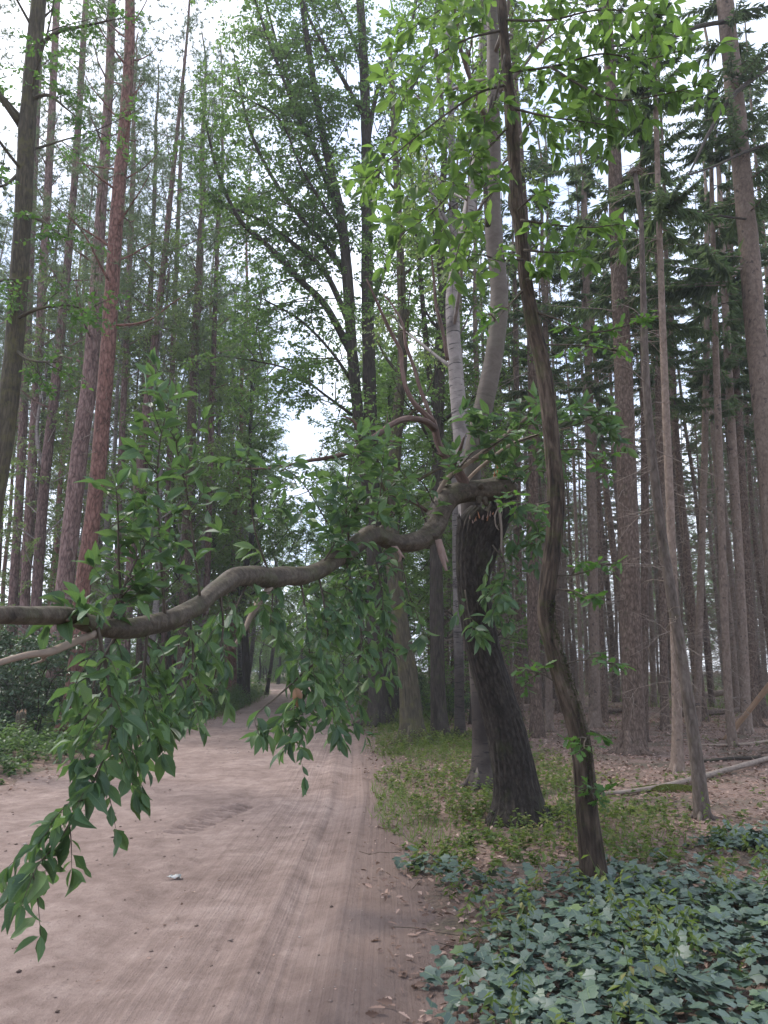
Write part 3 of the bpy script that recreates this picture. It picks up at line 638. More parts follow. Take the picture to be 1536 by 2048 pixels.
foliate(lim[1:]+[lim[0][len(lim[0])//2:]], rng, wd, lf, gap=.26, t0=.12, len2=2.5, up2=-.1, twigs=11, tl=.6, nl=9, lsize=.135, lw=.66, droop=.32)
foliate(auto_limbs(l, rng, 6, 19.5, 14, 5.2, (0, 45)), rng, wd, lf, gap=.36, len2=2.0, twigs=11, tl=.5, lsize=.135, droop=.3)
wd.build('twigs', M['twig'], t, og, kind='stuff'); lf.build('crown', M['crown'], t, og, False, 'stuff')

def road_oak(pts, Y, mat, label, seed, H, z0, n, length, extra=(), **kw):
    t, l, og = hero('roadside_oak', pts, Y, mat, label, 'tree', H=H, sides=18, ridge=.03, seed=seed, step=.2)
    rng = np.random.default_rng(seed); br, wd, lf = Acc(), Acc(), Acc()
    lim = [ppoly(p, Y, .3) for p in extra]+auto_limbs(l, rng, z0, H-.5, n, length, (20, 60))
    for q in lim: tube(br, q[:, :3], q[:, 3], 7)
    br.build('branches', M[mat], t, og)
    foliate(lim, rng, wd, lf, **kw)
    wd.build('twigs', M['twig'], t, og, kind='stuff'); lf.build('crown', M['crown'], t, og, False, 'stuff')
road_oak([(826, 1490, 47.5), (816, 1350, 39.6), (801, 1250, 35.2), (787, 1120, 31.7), (784, 1000, 26.4), (794, 850, 22.9), (805, 700, 19.4), (800, 500, 15.8), (790, 300, 12.3), (780, 100, 8.8)], 17.5, 'mossoak',
         'brown tree with a broad foot standing right of the road behind the hanging leaves', 71, 15, 4.2, 16, 2.8, gap=.36, t0=.2, len2=1.1, lsize=.10, droop=.25)
road_oak([(881, 1482, 35.2), (875, 1350, 29.0), (873, 1200, 27.3), (872, 1100, 25.5), (876, 900, 22.9), (880, 700, 21.1), (885, 600, 17.6), (880, 450, 15.0), (888, 300, 12.3), (872, 100, 8.8)], 18.2, 'dark',
         'dark straight tree between the brown broad-footed tree and the broken trunk', 72, 16, 5, 15, 2.6, [[(877, 840, 14), (858, 740, 12), (845, 600, 10), (832, 450, 7), (820, 300, 5)]], gap=.36, t0=.25, len2=1.1, lsize=.10, droop=.25)

# the birch behind the broken tree, and a thinner one
def birch(pts, Y, label, seed, H, extra=()):
    t, l, og = hero('birch_tree', pts, Y, 'birch', label, 'tree', H=H, sides=26, ridge=.035, nr=8, lump=.06, seed=seed, step=.15)
    rng = np.random.default_rng(seed); br, wd, lf = Acc(), Acc(), Acc()
    lim = [ppoly(p, Y, .2) for p in extra]+auto_limbs(l, rng, 5.8, H-.3, 13, 2.6, (30, 65))
    for q in lim: tube(br, q[:, :3], q[:, 3]*.8, 6)
    br.build('branches', M['birch'], t, og); foliate(lim[len(extra):], rng, wd, lf, gap=.4, len2=1.0, tl=.4, nl=8, lsize=.065, lw=.7, droop=.6)
    wd.build('twigs', M['twig'], t, og, kind='stuff'); lf.build('crown', M['birchleaf'], t, og, False, 'stuff')
birch([(967, 1592, 51.6), (966, 1480, 41.3), (955, 1300, 37.8), (940, 1120, 34.4), (930, 960, 32.7), (920, 840, 31.8), (908, 690, 28.4), (905, 590, 26.7), (916, 530, 25.8), (930, 465, 26.7), (945, 380, 22.4), (955, 300, 20.6), (962, 180, 17.2), (968, 0, 12.9)], 10.6,
      'white crooked birch rising behind the broken trunk', 81, 13, [[(922, 490, 12), (905, 460, 11), (880, 420, 9), (860, 380, 6), (840, 350, 3)]])
birch([(920, 1465, 20), (912, 1000, 17), (908, 600, 15), (902, 220, 13), (896, 100, 12), (888, 0, 11)], 19, 'thin white birch stem high between the twin-stemmed oak and the crooked birch', 82, 17)

# ------------------------------------------------------------------ leaves that are picked apart one by one
class LeafSet:
    """collects single leaves; the largest in view become objects, the rest one joined part."""
    def __init__(s): s.p, s.d, s.n, s.L = [], [], [], []
    def add(s, p, d, n, L): s.p.append(p); s.d.append(d); s.n.append(n); s.L.append(L)
    def emit(s, parent, og, mat, keep=300, tmpls=None, width=.4, rest_tmpl=MIDSHAPE, name='leaf', seed=0, rest='leaf_mass'):
        rng = np.random.default_rng(seed)
        p, d, nr, L = np.array(s.p), unit(np.array(s.d)), np.array(s.n), np.array(s.L)
        v = p-CAM; dep = v@np.array([0, cp, sp]); fx = np.abs(v[:, 0]/dep*F)/768; fy = np.abs((v@np.array([0, -sp, cp]))/dep*F)/1024
        size = L/np.maximum(dep, .1)*np.where((fx < 1.04) & (fy < 1.04), 1, .05)
        order = np.argsort(-size); ms = []
        for i, (T, q) in enumerate(tmpls):
            a = Acc(); TT = T.copy(); TT[:, 0] *= width
            a.add(TT, q if q.shape[1] == 4 else None, q if q.shape[1] == 3 else None, bk=T*1.0); ms.append(a.mesh(name, [mat]))
        for i in order[:keep]:
            x = unit(np.cross(d[i], nr[i])); z = np.cross(x, d[i]); f = L[i]*(.85+.35*rng.random())
            o = link(name, ms[rng.integers(len(ms))], parent)
            w_ = p[i]-og
            o.matrix_basis = Matrix(((x[0]*f, d[i][0]*L[i], z[0]*L[i], w_[0]), (x[1]*f, d[i][1]*L[i], z[1]*L[i], w_[1]), (x[2]*f, d[i][2]*L[i], z[2]*L[i], w_[2]), (0, 0, 0, 1)))
        r = order[keep:]
        if len(r):
            a = Acc(); leaves(a, p[r], d[r], nr[r], L[r], L[r]*width, rest_tmpl, rng=rng); a.build(rest, mat, parent, og, True, 'stuff')
BIG = [leaf_rows(LEAFSHAPE, fo, be, wa) for fo, be, wa in ((.22, .10, .0), (.14, .28, .12), (.35, .18, .08), (.1, -.08, .14), (.25, .42, .06), (.5, .12, .05), (.75, .3, .1), (.05, .6, .18), (.4, -.2, .22))]

def shoot(ls, wood, P, n, rng, L=.16, droop=.2, spread=1.0, r=.004, tip=3, up=.6, t0=.12):
    """a leafy twig along P (k, 3): alternate leaves and a rosette at its tip."""
    P = spline(P, .04); k = len(P)
    tube(wood, P, r*(1-.7*np.linspace(0, 1, k)), 4)
    T = unit(np.gradient(P, axis=0))
    for i in range(n):
        t = t0+(1-t0)*(i+.6*rng.random())/n; j = min(k-1, int(t*(k-1)))
        a = unit(np.cross(T[j], UP+.15*rng.normal(size=3))[None])[0]*(1 if i % 2 else -1)
        d = T[j]*.55+a*spread+rng.normal(size=3)*.35-UP*droop
        nn = UP*up+rng.normal(size=3)*.45
        ls.add(P[j], d, nn, L*(.5+.75*rng.random()))
    for i in range(tip):
        d = T[-1]*.8+rng.normal(size=3)*.55-UP*droop*.8; ls.add(P[-1], d, UP*up+rng.normal(size=3)*.5, L*(.65+.5*rng.random()))
def cluster(ls, wood, pts, Y0, Y1, nsub, rng, sub=.3, nl=5, L=.16, droop=.3, bias=(0, 0, 0), r=.009, side=.9, up=.6, t0=.08, own=6):
    """a side branch along a photograph polyline with leafy twigs all along it."""
    m = len(pts); P = np.array([at(x, y, Y0+(Y1-Y0)*i/(m-1)) for i, (x, y) in enumerate(pts)]); P = spline(P, .05); k = len(P)
    tube(wood, P, r*(1-.75*np.linspace(0, 1, k)), 6)
    T = unit(np.gradient(P, axis=0)); bias = np.array(bias, float)
    for i in range(nsub):
        t = t0+(1-t0)*(i+rng.random())/nsub; j = min(k-1, int(t*(k-1)))
        d = unit((T[j]*.7+rperp(T[j][None], rng)[0]*side+bias)[None])[0]; l = sub*(.5+.7*rng.random())
        q = np.array([P[j], P[j]+d*l*.5, P[j]+d*l+(-UP*droop*.35+bias*.3)*l]); shoot(ls, wood, q, nl, rng, L, droop, r=.0032, up=up)
    shoot(ls, wood, P[int(k*.55):], own, rng, L, droop, r=.003, up=up)

# ------------------------------------------------------------------ the broken tree
rng = np.random.default_rng(11)
trunk = rooted(ppoly([(1042, 1668, 100), (1037, 1600, 82), (1026, 1530, 76), (1009, 1450, 73), (986, 1370, 69), (966, 1300, 66), (953, 1230, 64), (946, 1170, 64), (945, 1100, 66), (952, 1055, 74), (968, 1028, 62)], 8.4, .05), 1.5)
og = trunk[0, :3]+np.array([0, 0, .25])
BT = thing('broken_tree', og, 'storm-broken tree whose leafy bough has snapped and hangs across the sandy road', 'broken tree')
a = Acc(); tube(a, trunk[:, :3], trunk[:, 3], 84, .055, 21, .06, 6)
q = ppoly([(950, 1195, 26), (953, 1150, 50), (966, 1095, 60), (986, 1050, 57), (1004, 1015, 50), (1012, 985, 46)], 8.36, .03, 8.3); tube(a, q[:, :3], q[:, 3], 30, .06, 11, .08, 7)
for k in range(26):                                              # ragged rim of the torn top
    x = 918+2.9*k+rng.normal()*1.5; b = at(x, 1052-.35*max(0, x-950)+rng.normal()*5, 8.4+.12*rng.normal()); d = unit(np.array([[.25*rng.normal()+.15, .2*rng.normal(), 1]]))[0]; l_ = .07+.13*rng.random()
    tube(a, np.array([b-d*.1, b, b+d*l_*.6, b+d*l_]), [.035, .03, .018, .002], 6, lump=.25, seed=k)
for k in range(14):
    b = at(1012+rng.normal()*4, 984+rng.normal()*14, 8.28+.06*rng.normal()); d = unit(np.array([[1, -.3*rng.random(), .5*rng.normal()+.2]]))[0]; l_ = .05+.09*rng.random()
    tube(a, np.array([b-d*.08, b, b+d*l_*.6, b+d*l_]), [.03, .026, .014, .002], 6, lump=.25, seed=40+k)
a.build('trunk', M['broken'], BT, og)
q = ppoly([(952, 1120, 40), (945, 1050, 42), (942, 1000, 42), (943, 930, 39), (954, 870, 38), (972, 790, 38), (988, 710, 37), (997, 630, 36), (997, 555, 34), (988, 480, 35), (986, 400, 30), (987, 300, 29), (986, 180, 26), (985, 60, 23), (982, -80, 20)], 8.62, .06)
q = extend(q, 13); a = Acc(); tube(a, q[:, :3], q[:, 3], 32, 0, 0, .035, 8)
a.build('standing_stem', M['pale'], BT, og)
a = Acc(); qs = ppoly([(976, 452, 12), (972, 400, 10), (968, 320, 9), (975, 250, 8), (985, 190, 5)], 8.3, .06); tube(a, qs[:, :3], qs[:, 3], 7); a.build('dark_branch', M['dark'], BT, og)
wd, lf = Acc(), Acc(); lim = auto_limbs(q, rng, 8.2, 12.8, 13, 2.6, (20, 60))
for l in lim: tube(wd, l[:, :3], l[:, 3], 6)
foliate(lim, rng, wd, lf, gap=.36, len2=1.0, lsize=.12, lw=.45, twigs=7, nl=7)
wd.build('upper_branches', M['pale'], BT, og, kind='stuff'); lf.build('crown', M['topleaf'], BT, og, False, 'stuff')

B = [(1020, 986, 50, 8.26), (1005, 976, 54, 8.22), (975, 979, 49, 8.17), (935, 984, 47, 8.12), (908, 990, 48, 8.06), (890, 1004, 50, 8.0), (878, 1028, 49, 7.92), (868, 1055, 47, 7.84), (848, 1076, 44, 7.72), (815, 1086, 40, 7.58), (780, 1084, 40, 7.44), (752, 1071, 41, 7.3), (735, 1070, 42, 7.18), (716, 1086, 39, 7.02), (690, 1110, 36, 6.85), (650, 1134, 38, 6.55), (600, 1152, 42, 6.15), (545, 1152, 45, 5.76),
     (485, 1154, 43, 5.33), (436, 1174, 42, 4.93), (397, 1208, 43, 4.6), (345, 1238, 44, 4.3), (290, 1252, 43, 4.0), (235, 1257, 43, 3.75), (182, 1247, 41, 3.5), (140, 1230, 40, 3.32), (70, 1228, 40, 3.05), (0, 1230, 38, 2.8), (-90, 1236, 36, 2.55), (-230, 1215, 32, 2.25)]
bl = spline([(*at(x, y, Y), w_*mpp(x, y, Y)/2) for x, y, w_, Y in B], .03)
a = Acc(); bl[:, 0] += .012*vnoise(np.arange(len(bl))*.11, 1.5+0*bl[:, 3]); bl[:, 2] += .035*vnoise(np.arange(len(bl))*.10, 5.5+0*bl[:, 3])*np.minimum(1, bl[:, 3]/.08)
bl[:, 3] *= .9+.15*vnoise(np.arange(len(bl))*.045, 3.3+0*bl[:, 3])+.05*vnoise(np.arange(len(bl))*.17, 8.1+0*bl[:, 3])
tube(a, bl[:, :3], bl[:, 3], 40, .022, 7, .075, 9)
for k in range(22):                                              # knots and dead stubs
    i_ = int(rng.integers(10, len(bl)-30)); d = unit(rperp((bl[i_+1, :3]-bl[i_, :3])[None], rng)+UP*.2)[0]; rr_ = bl[i_, 3]; l_ = rr_*(.9+.9*rng.random()**2)
    tube(a, np.array([bl[i_, :3]+d*rr_*.6, bl[i_, :3]+d*rr_*.95, bl[i_, :3]+d*(l_+rr_*.25)]), [rr_*.55, rr_*.32, rr_*.16], 8, lump=.2, seed=k)
bough = a.build('bough', M['bough'], BT, og)
# torn ends: splinters of pale and orange wood, and strips of bark hanging from the bough
def splinter(c, d, l, r, mat, par, nm='splinter'):
    a = Acc(); c = np.array(c); d = unit(np.array(d, float)[None])[0]; b = rperp(d[None], rng)[0]*l*.12
    tube(a, np.array([c, c+d*l*.45+b*.3, c+d*l*.8+b, c+d*l+b*1.2]), [r, r*.8, r*.4, r*.06], 5, lump=.25, seed=rng.integers(90)); a.build(nm, mat, par, og)
for x, y, l, r, dx in ((990, 962, .11, .016, -.15), (997, 955, .16, .02, -.1), (1003, 958, .12, .018, .2), (1008, 962, .09, .02, .5), (1016, 970, .10, .022, .8), (1021, 978, .09, .02, 1), (1012, 958, .06, .012, .2), (984, 966, .05, .01, -.3)):
    splinter(at(x, y, 8.2), (dx, -.25, 1), l, r, M['freshwood'] if x > 985 else M['wood'], bough)
for x in range(940, 990, 4): splinter(at(x+rng.normal()*1.5, 1044-(x-944)*.30+rng.normal()*3, 8.13), (rng.normal()*.35, -.3, 1), .03+.06*rng.random()**2, .006+.004*rng.random(), M['strip'] if x % 3 else M['freshwood'], BT)
def strip(pts, Y, nm='bark_strip'):
    l = ppoly(pts, Y, .02); x = np.array([1, .2, 0])*l[:, 3:4]; th = np.array([0, .006, 0])
    wob = (np.sin(np.arange(len(l))*.9)*.25)[:, None]*np.array([0, .03, 0])
    V = np.stack([l[:, :3]-x+wob, l[:, :3]+x, l[:, :3]+x+th, l[:, :3]-x+th+wob], 1).reshape(-1, 3); n = len(l)
    i = np.arange(n-1)[:, None]*4; j = np.arange(4)[None]; k = (j+1) % 4
    a = Acc(); a.add(V, np.vstack([np.stack([i+j, i+k, i+4+k, i+4+j], -1).reshape(-1, 4), [[0, 3, 2, 1], [4*n-4, 4*n-3, 4*n-2, 4*n-1]]])); a.build(nm, M['strip'], bough, og)
strip([(876, 1080, 12), (881, 1100, 13), (886, 1120, 11), (893, 1142, 5)], 7.62)
strip([(879, 1078, 8), (888, 1105, 7), (896, 1125, 3)], 7.64)
strip([(788, 1092, 13), (797, 1103, 10), (802, 1112, 7), (798, 1124, 4)], 7.3)
strip([(799, 1106, 6), (806, 1112, 4), (809, 1117, 2)], 7.3)
# bare red-brown branches standing up from the bough
def bare(pts, Y0, Y1, mat='dead', nm='dead_branch', par=None, sides=9):
    l = ppoly(pts, Y0, .05, Y1); a = Acc(); tube(a, l[:, :3], l[:, 3], sides, .06, 5, .07, rng.integers(99))
    for k in range(max(0, int(len(l)*.12))):                                # short side spurs
        i = rng.integers(len(l)//3, len(l)); d = unit((rperp((l[i, :3]-l[i-1, :3])[None], rng)[0]+UP*.3)[None])[0]; s = .05+.15*rng.random()
        tube(a, np.array([l[i, :3], l[i, :3]+d*s*.5, l[i, :3]+d*s+UP*.03]), [l[i, 3]*.45, l[i, 3]*.3, .001], 4)
    a.build(nm, M[mat], par or bough, og)
bare([(938, 992, 26), (926, 962, 24), (910, 936, 21), (890, 912, 17), (877, 888, 15), (871, 862, 15), (866, 842, 14)], 8.1, 7.95)
bare([(867, 845, 14), (848, 826, 11), (828, 806, 10), (812, 775, 9), (804, 735, 9), (802, 705, 8), (786, 672, 7), (770, 640, 7), (752, 600, 5), (733, 558, 3)], 7.95, 7.7)
bare([(869, 858, 15), (856, 846, 13), (836, 839, 12), (812, 838, 12), (785, 848, 11), (757, 868, 11), (730, 885, 10), (696, 905, 9), (655, 916, 8), (610, 923, 6), (555, 935, 5), (490, 938, 3)], 7.94, 6.6)
bare([(868, 846, 8), (852, 808, 8), (838, 770, 8), (828, 735, 7), (812, 690, 7), (806, 650, 5), (788, 615, 4), (768, 590, 3)], 7.95, 8.3)
bare([(905, 938, 7), (920, 900, 8), (928, 875, 4)], 8.0, 7.9)
bare([(895, 720, 8), (885, 660, 8), (872, 610, 7), (868, 560, 5), (862, 500, 3)], 8.8, 8.9, par=BT)
bare([(722, 868, 7), (707, 842, 6), (686, 832, 3)], 7.35, 7.2)
bare([(868, 1048, 7), (872, 1000, 9), (890, 962, 9), (920, 938, 9), (965, 906, 10), (1000, 880, 9), (1036, 850, 7), (1066, 826, 5)], 8.0, 7.7, 'stick', 'side_branch')
bare([(922, 988, 7), (940, 955, 7), (985, 915, 7), (1030, 885, 7), (1085, 868, 5), (1140, 855, 3)], 8.1, 8.0, 'stick', 'side_branch')
bare([(775, 985, 6), (825, 1003, 6), (853, 1022, 8)], 7.8, 7.95)
bare([(540, 1175, 15), (518, 1206, 13), (500, 1235, 12), (488, 1262, 9), (466, 1296, 6)], 5.7, 5.4, 'stick', 'side_branch')
bare([(190, 1268, 16), (150, 1284, 16), (118, 1297, 17), (95, 1305, 16), (55, 1310, 14), (0, 1325, 13), (-60, 1345, 11)], 3.5, 2.9, 'stick', 'side_branch')
bare([(994, 998, 6), (1000, 1030, 6), (1003, 1065, 5), (1003, 1100, 4), (1007, 1112, 2)], 8.05, 8.0, 'deadgrey', 'root_strand')
bare([(1000, 1010, 3), (990, 1030, 3), (992, 1052, 3), (998, 1060, 2)], 8.05, 8.0, 'deadgrey', 'root_strand')
# leafy side branches
ls, wd = LeafSet(), Acc()
U = (0, 0, .55); Dn = (0, 0, -.6)
for c in (
 ([(330, 1232), (322, 1120), (316, 1000), (318, 900), (338, 800)], 4.15, 3.95, 15, .20, 5, .14, .10, (0, 0, .5)),
 ([(400, 1195), (388, 1090), (372, 980), (352, 880), (362, 790)], 4.6, 4.3, 11, .18, 5, .135, .10, (0, 0, .6)),
 ([(250, 1250), (238, 1140), (236, 1030), (232, 975)], 3.8, 3.6, 10, .16, 5, .135, .2, (0, 0, .2)),
 ([(215, 1252), (250, 1170), (290, 1090), (330, 1060)], 3.7, 3.8, 9, .16, 5, .13, .2, (0, 0, .1)),
 ([(195, 1255), (214, 1350), (222, 1450), (198, 1540), (165, 1600), (125, 1670), (85, 1720), (45, 1765)], 3.5, 3.15, 20, .16, 5, .13, .7, (0, 0, -.5)),
 ([(295, 1258), (286, 1350), (262, 1440), (228, 1525)], 4.0, 3.7, 17, .18, 5, .14, .7, Dn),
 ([(378, 1220), (386, 1310), (372, 1400), (330, 1470)], 4.5, 4.2, 13, .18, 5, .145, .7, Dn),
 ([(440, 1180), (446, 1260), (430, 1350), (415, 1420)], 4.9, 4.7, 8, .16, 4, .15, .7, Dn),
 ([(240, 1260), (200, 1330), (180, 1400), (165, 1470)], 3.8, 3.6, 9, .15, 5, .13, .6, Dn),
 ([(180, 1250), (170, 1225), (160, 1215)], 3.4, 3.3, 4, .12, 4, .14, .2, (0, 0, 0)),
 ([(545, 1160), (545, 1200), (540, 1250)], 5.75, 5.5, 6, .18, 5, .15, .6, Dn),
 ([(500, 1155), (470, 1220), (455, 1260)], 5.4, 5.1, 5, .2, 5, .17, .6, Dn),
 ([(635, 1140), (650, 1220), (655, 1300), (635, 1385), (600, 1430)], 6.45, 6.0, 26, .30, 5, .155, .6, Dn),
 ([(690, 1115), (712, 1200), (722, 1290), (700, 1380), (670, 1420)], 6.8, 6.5, 24, .30, 5, .155, .6, Dn),
 ([(600, 1155), (615, 1250), (618, 1340), (600, 1420), (580, 1480)], 6.2, 5.8, 18, .24, 5, .155, .6, Dn),
 ([(740, 1085), (760, 1160), (765, 1230), (750, 1300)], 7.2, 7.0, 13, .28, 5, .16, .5, Dn),
 ([(625, 1330), (560, 1388), (512, 1432), (518, 1470)], 6.0, 5.6, 2, .1, 3, .16, .8, Dn),
 ([(640, 1135), (668, 1090), (700, 1040), (720, 1000)], 6.5, 6.6, 16, .30, 5, .16, .3, (0, 0, .2)),
 ([(700, 1105), (692, 1010), (702, 930), (718, 870)], 6.9, 6.6, 16, .26, 5, .16, .15, (0, 0, .35)),
 ([(750, 1072), (762, 970), (768, 890)], 7.25, 7.0, 12, .28, 5, .16, .2, (0, 0, .3)),
 ([(690, 1110), (640, 1020), (600, 960), (560, 930)], 6.85, 6.2, 9, .22, 4, .16, .2, (0, 0, .1)),
 ([(540, 1152), (512, 1070), (502, 1000), (500, 930), (460, 920)], 5.7, 5.3, 7, .18, 5, .15, .3, (0, 0, 0)),
 ([(870, 1010), (840, 960), (800, 960), (760, 1000)], 7.9, 7.5, 10, .30, 5, .17, .3, (0, 0, .1)),
 ([(855, 1050), (830, 1000), (790, 1030), (770, 1050)], 7.8, 7.6, 8, .25, 5, .16, .3, (0, 0, .1)),
 ([(900, 960), (940, 910), (975, 870), (965, 830)], 7.9, 7.6, 14, .26, 5, .18, .15, (0, 0, .25)),
 ([(965, 905), (1010, 875), (1050, 850), (1095, 815)], 7.8, 7.5, 12, .28, 5, .18, .15, (0, 0, .2)),
 ([(1030, 885), (1090, 865), (1150, 850), (1215, 830), (1235, 880)], 8.0, 7.8, 17, .26, 5, .18, .2, (0, 0, .05)),
 ([(1012, 990), (1040, 950), (1080, 920), (1110, 900)], 8.2, 7.8, 14, .30, 5, .17, .2, (0, 0, .1)),
 ([(1014, 1000), (1050, 1020), (1075, 1060), (1060, 1095)], 8.2, 7.9, 14, .28, 5, .17, .5, (0, 0, -.2)),
 ([(985, 1090), (1010, 1130), (1000, 1180), (985, 1230)], 8.0, 7.9, 14, .26, 5, .16, .5, (0, 0, -.2)),
 ([(930, 1180), (940, 1240), (952, 1275)], 8.0, 7.8, 4, .2, 4, .18, .4, Dn),
 ([(800, 1105), (815, 1180), (838, 1240), (850, 1275)], 7.5, 7.3, 4, .2, 3, .18, .3, (0, 0, -.1)),
 ([(770, 1100), (730, 1150), (700, 1160), (670, 1170)], 7.4, 6.8, 12, .26, 5, .16, .4, (0, 0, -.1))):
    pts, Y0, Y1, ns, sub, nl, Lf, dr, bi = c; ns = max(2, int(ns*(1.15 if Y0 < 5 else .95))); Lf *= .86 if Y0 < 5 else .96
    cluster(ls, wd, pts, Y0, Y1, ns, rng, sub*1.15, nl, Lf, dr*.85, np.array(bi)*.75, side=1.3)
wd.build('twigs', M['twig'], bough, og, kind='stuff')
ls.emit(bough, og, M['bleaf'], 300, BIG, .39, seed=1)
a = Acc(); T, q = leaf_rows(LEAFSHAPE, .5, .5, .2); leaves(a, [at(590, 1372, 5.85)], np.array([[.25, -.2, -1]]), np.array([[.3, -1, .1]]), .15, .075, (T, q), quads=True); o = a.build('dead_leaf', M['brownleaf'], bough, og); o['label'] = 'curled brown dead leaf among the green ones'

# ------------------------------------------------------------------ the slender furrowed tree in front
t, sl, og2 = hero('slender_tree', [(1192, 1792, 51.0), (1184, 1720, 44.0), (1174, 1620, 40.5), (1163, 1500, 37.8), (1148, 1430, 38.7), (1126, 1360, 37.0), (1104, 1285, 32.6), (1092, 1225, 31.7), (1099, 1150, 31.7), (1110, 1060, 32.6), (1110, 960, 31.7), (1099, 840, 29.9), (1085, 730, 29.0), (1066, 645, 27.3), (1050, 550, 25.5), (1040, 450, 24.6), (1033, 405, 31.7), (1030, 350, 22.9), (1024, 262, 26.4), (1019, 200, 22.0), (1010, 100, 19.4), (1003, 0, 17.6), (995, -150, 14.1)], 5.9, 'chestnut',
                  'slender crooked tree with deeply furrowed bark in front of the broken trunk, among the ivy', 'tree', H=9, sides=72, ridge=.08, nr=15, lump=.07, step=.025, seed=12, flare=1.25)
rng = np.random.default_rng(13); ls, wd = LeafSet(), Acc()
for c in (
 ([(1012, 170), (960, 185), (890, 230), (800, 300), (730, 360)], 5.9, 5.2, 20, .34, 5, .165, .3),
 ([(1020, 250), (945, 330), (870, 420), (800, 470)], 5.9, 5.0, 19, .30, 5, .165, .35),
 ([(1030, 330), (980, 390), (930, 460), (905, 540)], 5.9, 5.2, 10, .28, 5, .16, .4),
 ([(1008, 60), (930, 80), (850, 130), (780, 200)], 5.9, 5.3, 17, .34, 5, .16, .3),
 ([(1000, -20), (940, -20), (880, 20), (820, 60)], 5.9, 5.3, 14, .34, 5, .16, .3),
 ([(1012, 145), (1110, 132), (1200, 108), (1290, 118), (1385, 95)], 5.9, 4.8, 24, .32, 5, .16, .35),
 ([(1100, 133), (1160, 170), (1230, 200), (1320, 190), (1400, 170)], 5.6, 4.9, 20, .28, 5, .16, .35),
 ([(1005, 40), (1100, 40), (1200, 20), (1330, 30)], 5.9, 5.0, 22, .34, 5, .16, .3),
 ([(1000, -60), (1100, -50), (1220, -40), (1330, -30)], 5.9, 5.1, 16, .34, 5, .16, .3),
 ([(1020, 215), (1080, 230), (1140, 240), (1220, 250)], 5.9, 5.3, 14, .28, 5, .15, .35),
 ([(1036, 420), (1070, 390), (1100, 378)], 5.8, 5.5, 2, .12, 4, .15, .2),
 ([(1042, 440), (1110, 450), (1180, 455), (1240, 448)], 5.8, 5.3, 7, .2, 4, .16, .35),
 ([(1048, 500), (1110, 505), (1180, 500)], 5.8, 5.5, 6, .2, 4, .15, .35),
 ([(1046, 520), (1000, 520), (960, 510), (930, 530)], 5.8, 5.5, 5, .18, 4, .15, .4),
 ([(1052, 560), (1075, 550), (1085, 545)], 5.8, 5.7, 2, .12, 4, .15, .4),
 ([(1010, 110), (990, 200), (960, 260), (940, 330)], 5.8, 5.4, 9, .26, 5, .16, .4)):
    pts, Y0, Y1, ns, sub, nl, Lf, dr = c; Lf *= .92
    cluster(ls, wd, pts, Y0, Y1, ns, rng, sub, nl, Lf, dr, (0, 0, 0), r=.012, up=1.0)
wd.build('branches', M['twig'], t, og2, kind='stuff'); ls.emit(t, og2, M['topleaf'], 300, BIG, .40, seed=2)
wd, lf = Acc(), Acc()                                      # small lobed leaves on thin twigs lower down
lim = [ppoly(p, 5.9, .1, y2) for p, y2 in (([(1062, 620, 5), (1120, 640, 4), (1190, 665, 3), (1290, 640, 2)], 5.5), ([(1055, 570, 5), (1010, 620, 3), (990, 640, 2)], 5.7), ([(1075, 690, 5), (1150, 690, 3), (1230, 700, 2)], 6.3), ([(1104, 900, 4), (1170, 900, 3), (1200, 930, 2)], 5.8), ([(1112, 1000, 4), (1060, 1010, 3), (1030, 1000, 2)], 5.7),
       ([(1100, 1150, 4), (1150, 1150, 3), (1205, 1130, 2)], 5.7), ([(1098, 1180, 4), (1140, 1180, 3), (1190, 1200, 2)], 5.6), ([(1120, 1335, 4), (1160, 1320, 3), (1235, 1330, 2)], 5.6), ([(1150, 1440, 3), (1180, 1460, 2), (1170, 1480, 1.5)], 5.7), ([(1180, 1640, 3), (1190, 1610, 2), (1185, 1590, 1.5)], 5.7), ([(1130, 1380, 4), (1090, 1350, 3), (1060, 1345, 2)], 5.9))]
for l in lim: tube(wd, l[:, :3], l[:, 3], 5)
foliate(lim, rng, wd, lf, gap=.14, t0=.35, len2=.16, twigs=3, tl=.1, nl=4, lsize=.085, lw=.62, tmpl=OAKLEAF, droop=.2, flat=.9)
wd.build('twigs', M['twig'], t, og2, kind='stuff'); lf.build('small_leaves', M['oakleaf'], t, og2, True, 'stuff')
a = Acc()                                                  # moss on the bend of the trunk
i0 = np.where((sl[:, 2] > .75) & (sl[:, 2] < 2.1))[0]; n = 2600
ii = rng.choice(i0, n); th = -1.1+rng.normal(size=n)*.5+1.6*(rng.random(n) > .8)
f_ = rng.random((n, 1)); ctr = sl[ii]*(1-f_)+sl[np.minimum(ii+1, len(sl)-1)]*f_; dd = np.stack([np.cos(th), np.sin(th), np.zeros(n)], -1)
leaves(a, ctr[:, :3]+dd*ctr[:, 3:4]*.97, unit(dd*.35+rng.normal(size=(n, 3))*.8), rng.normal(size=(n, 3)), .016, .010, DIAMOND, rng=rng); a.build('moss', M['moss'], t, og2, kind='stuff')

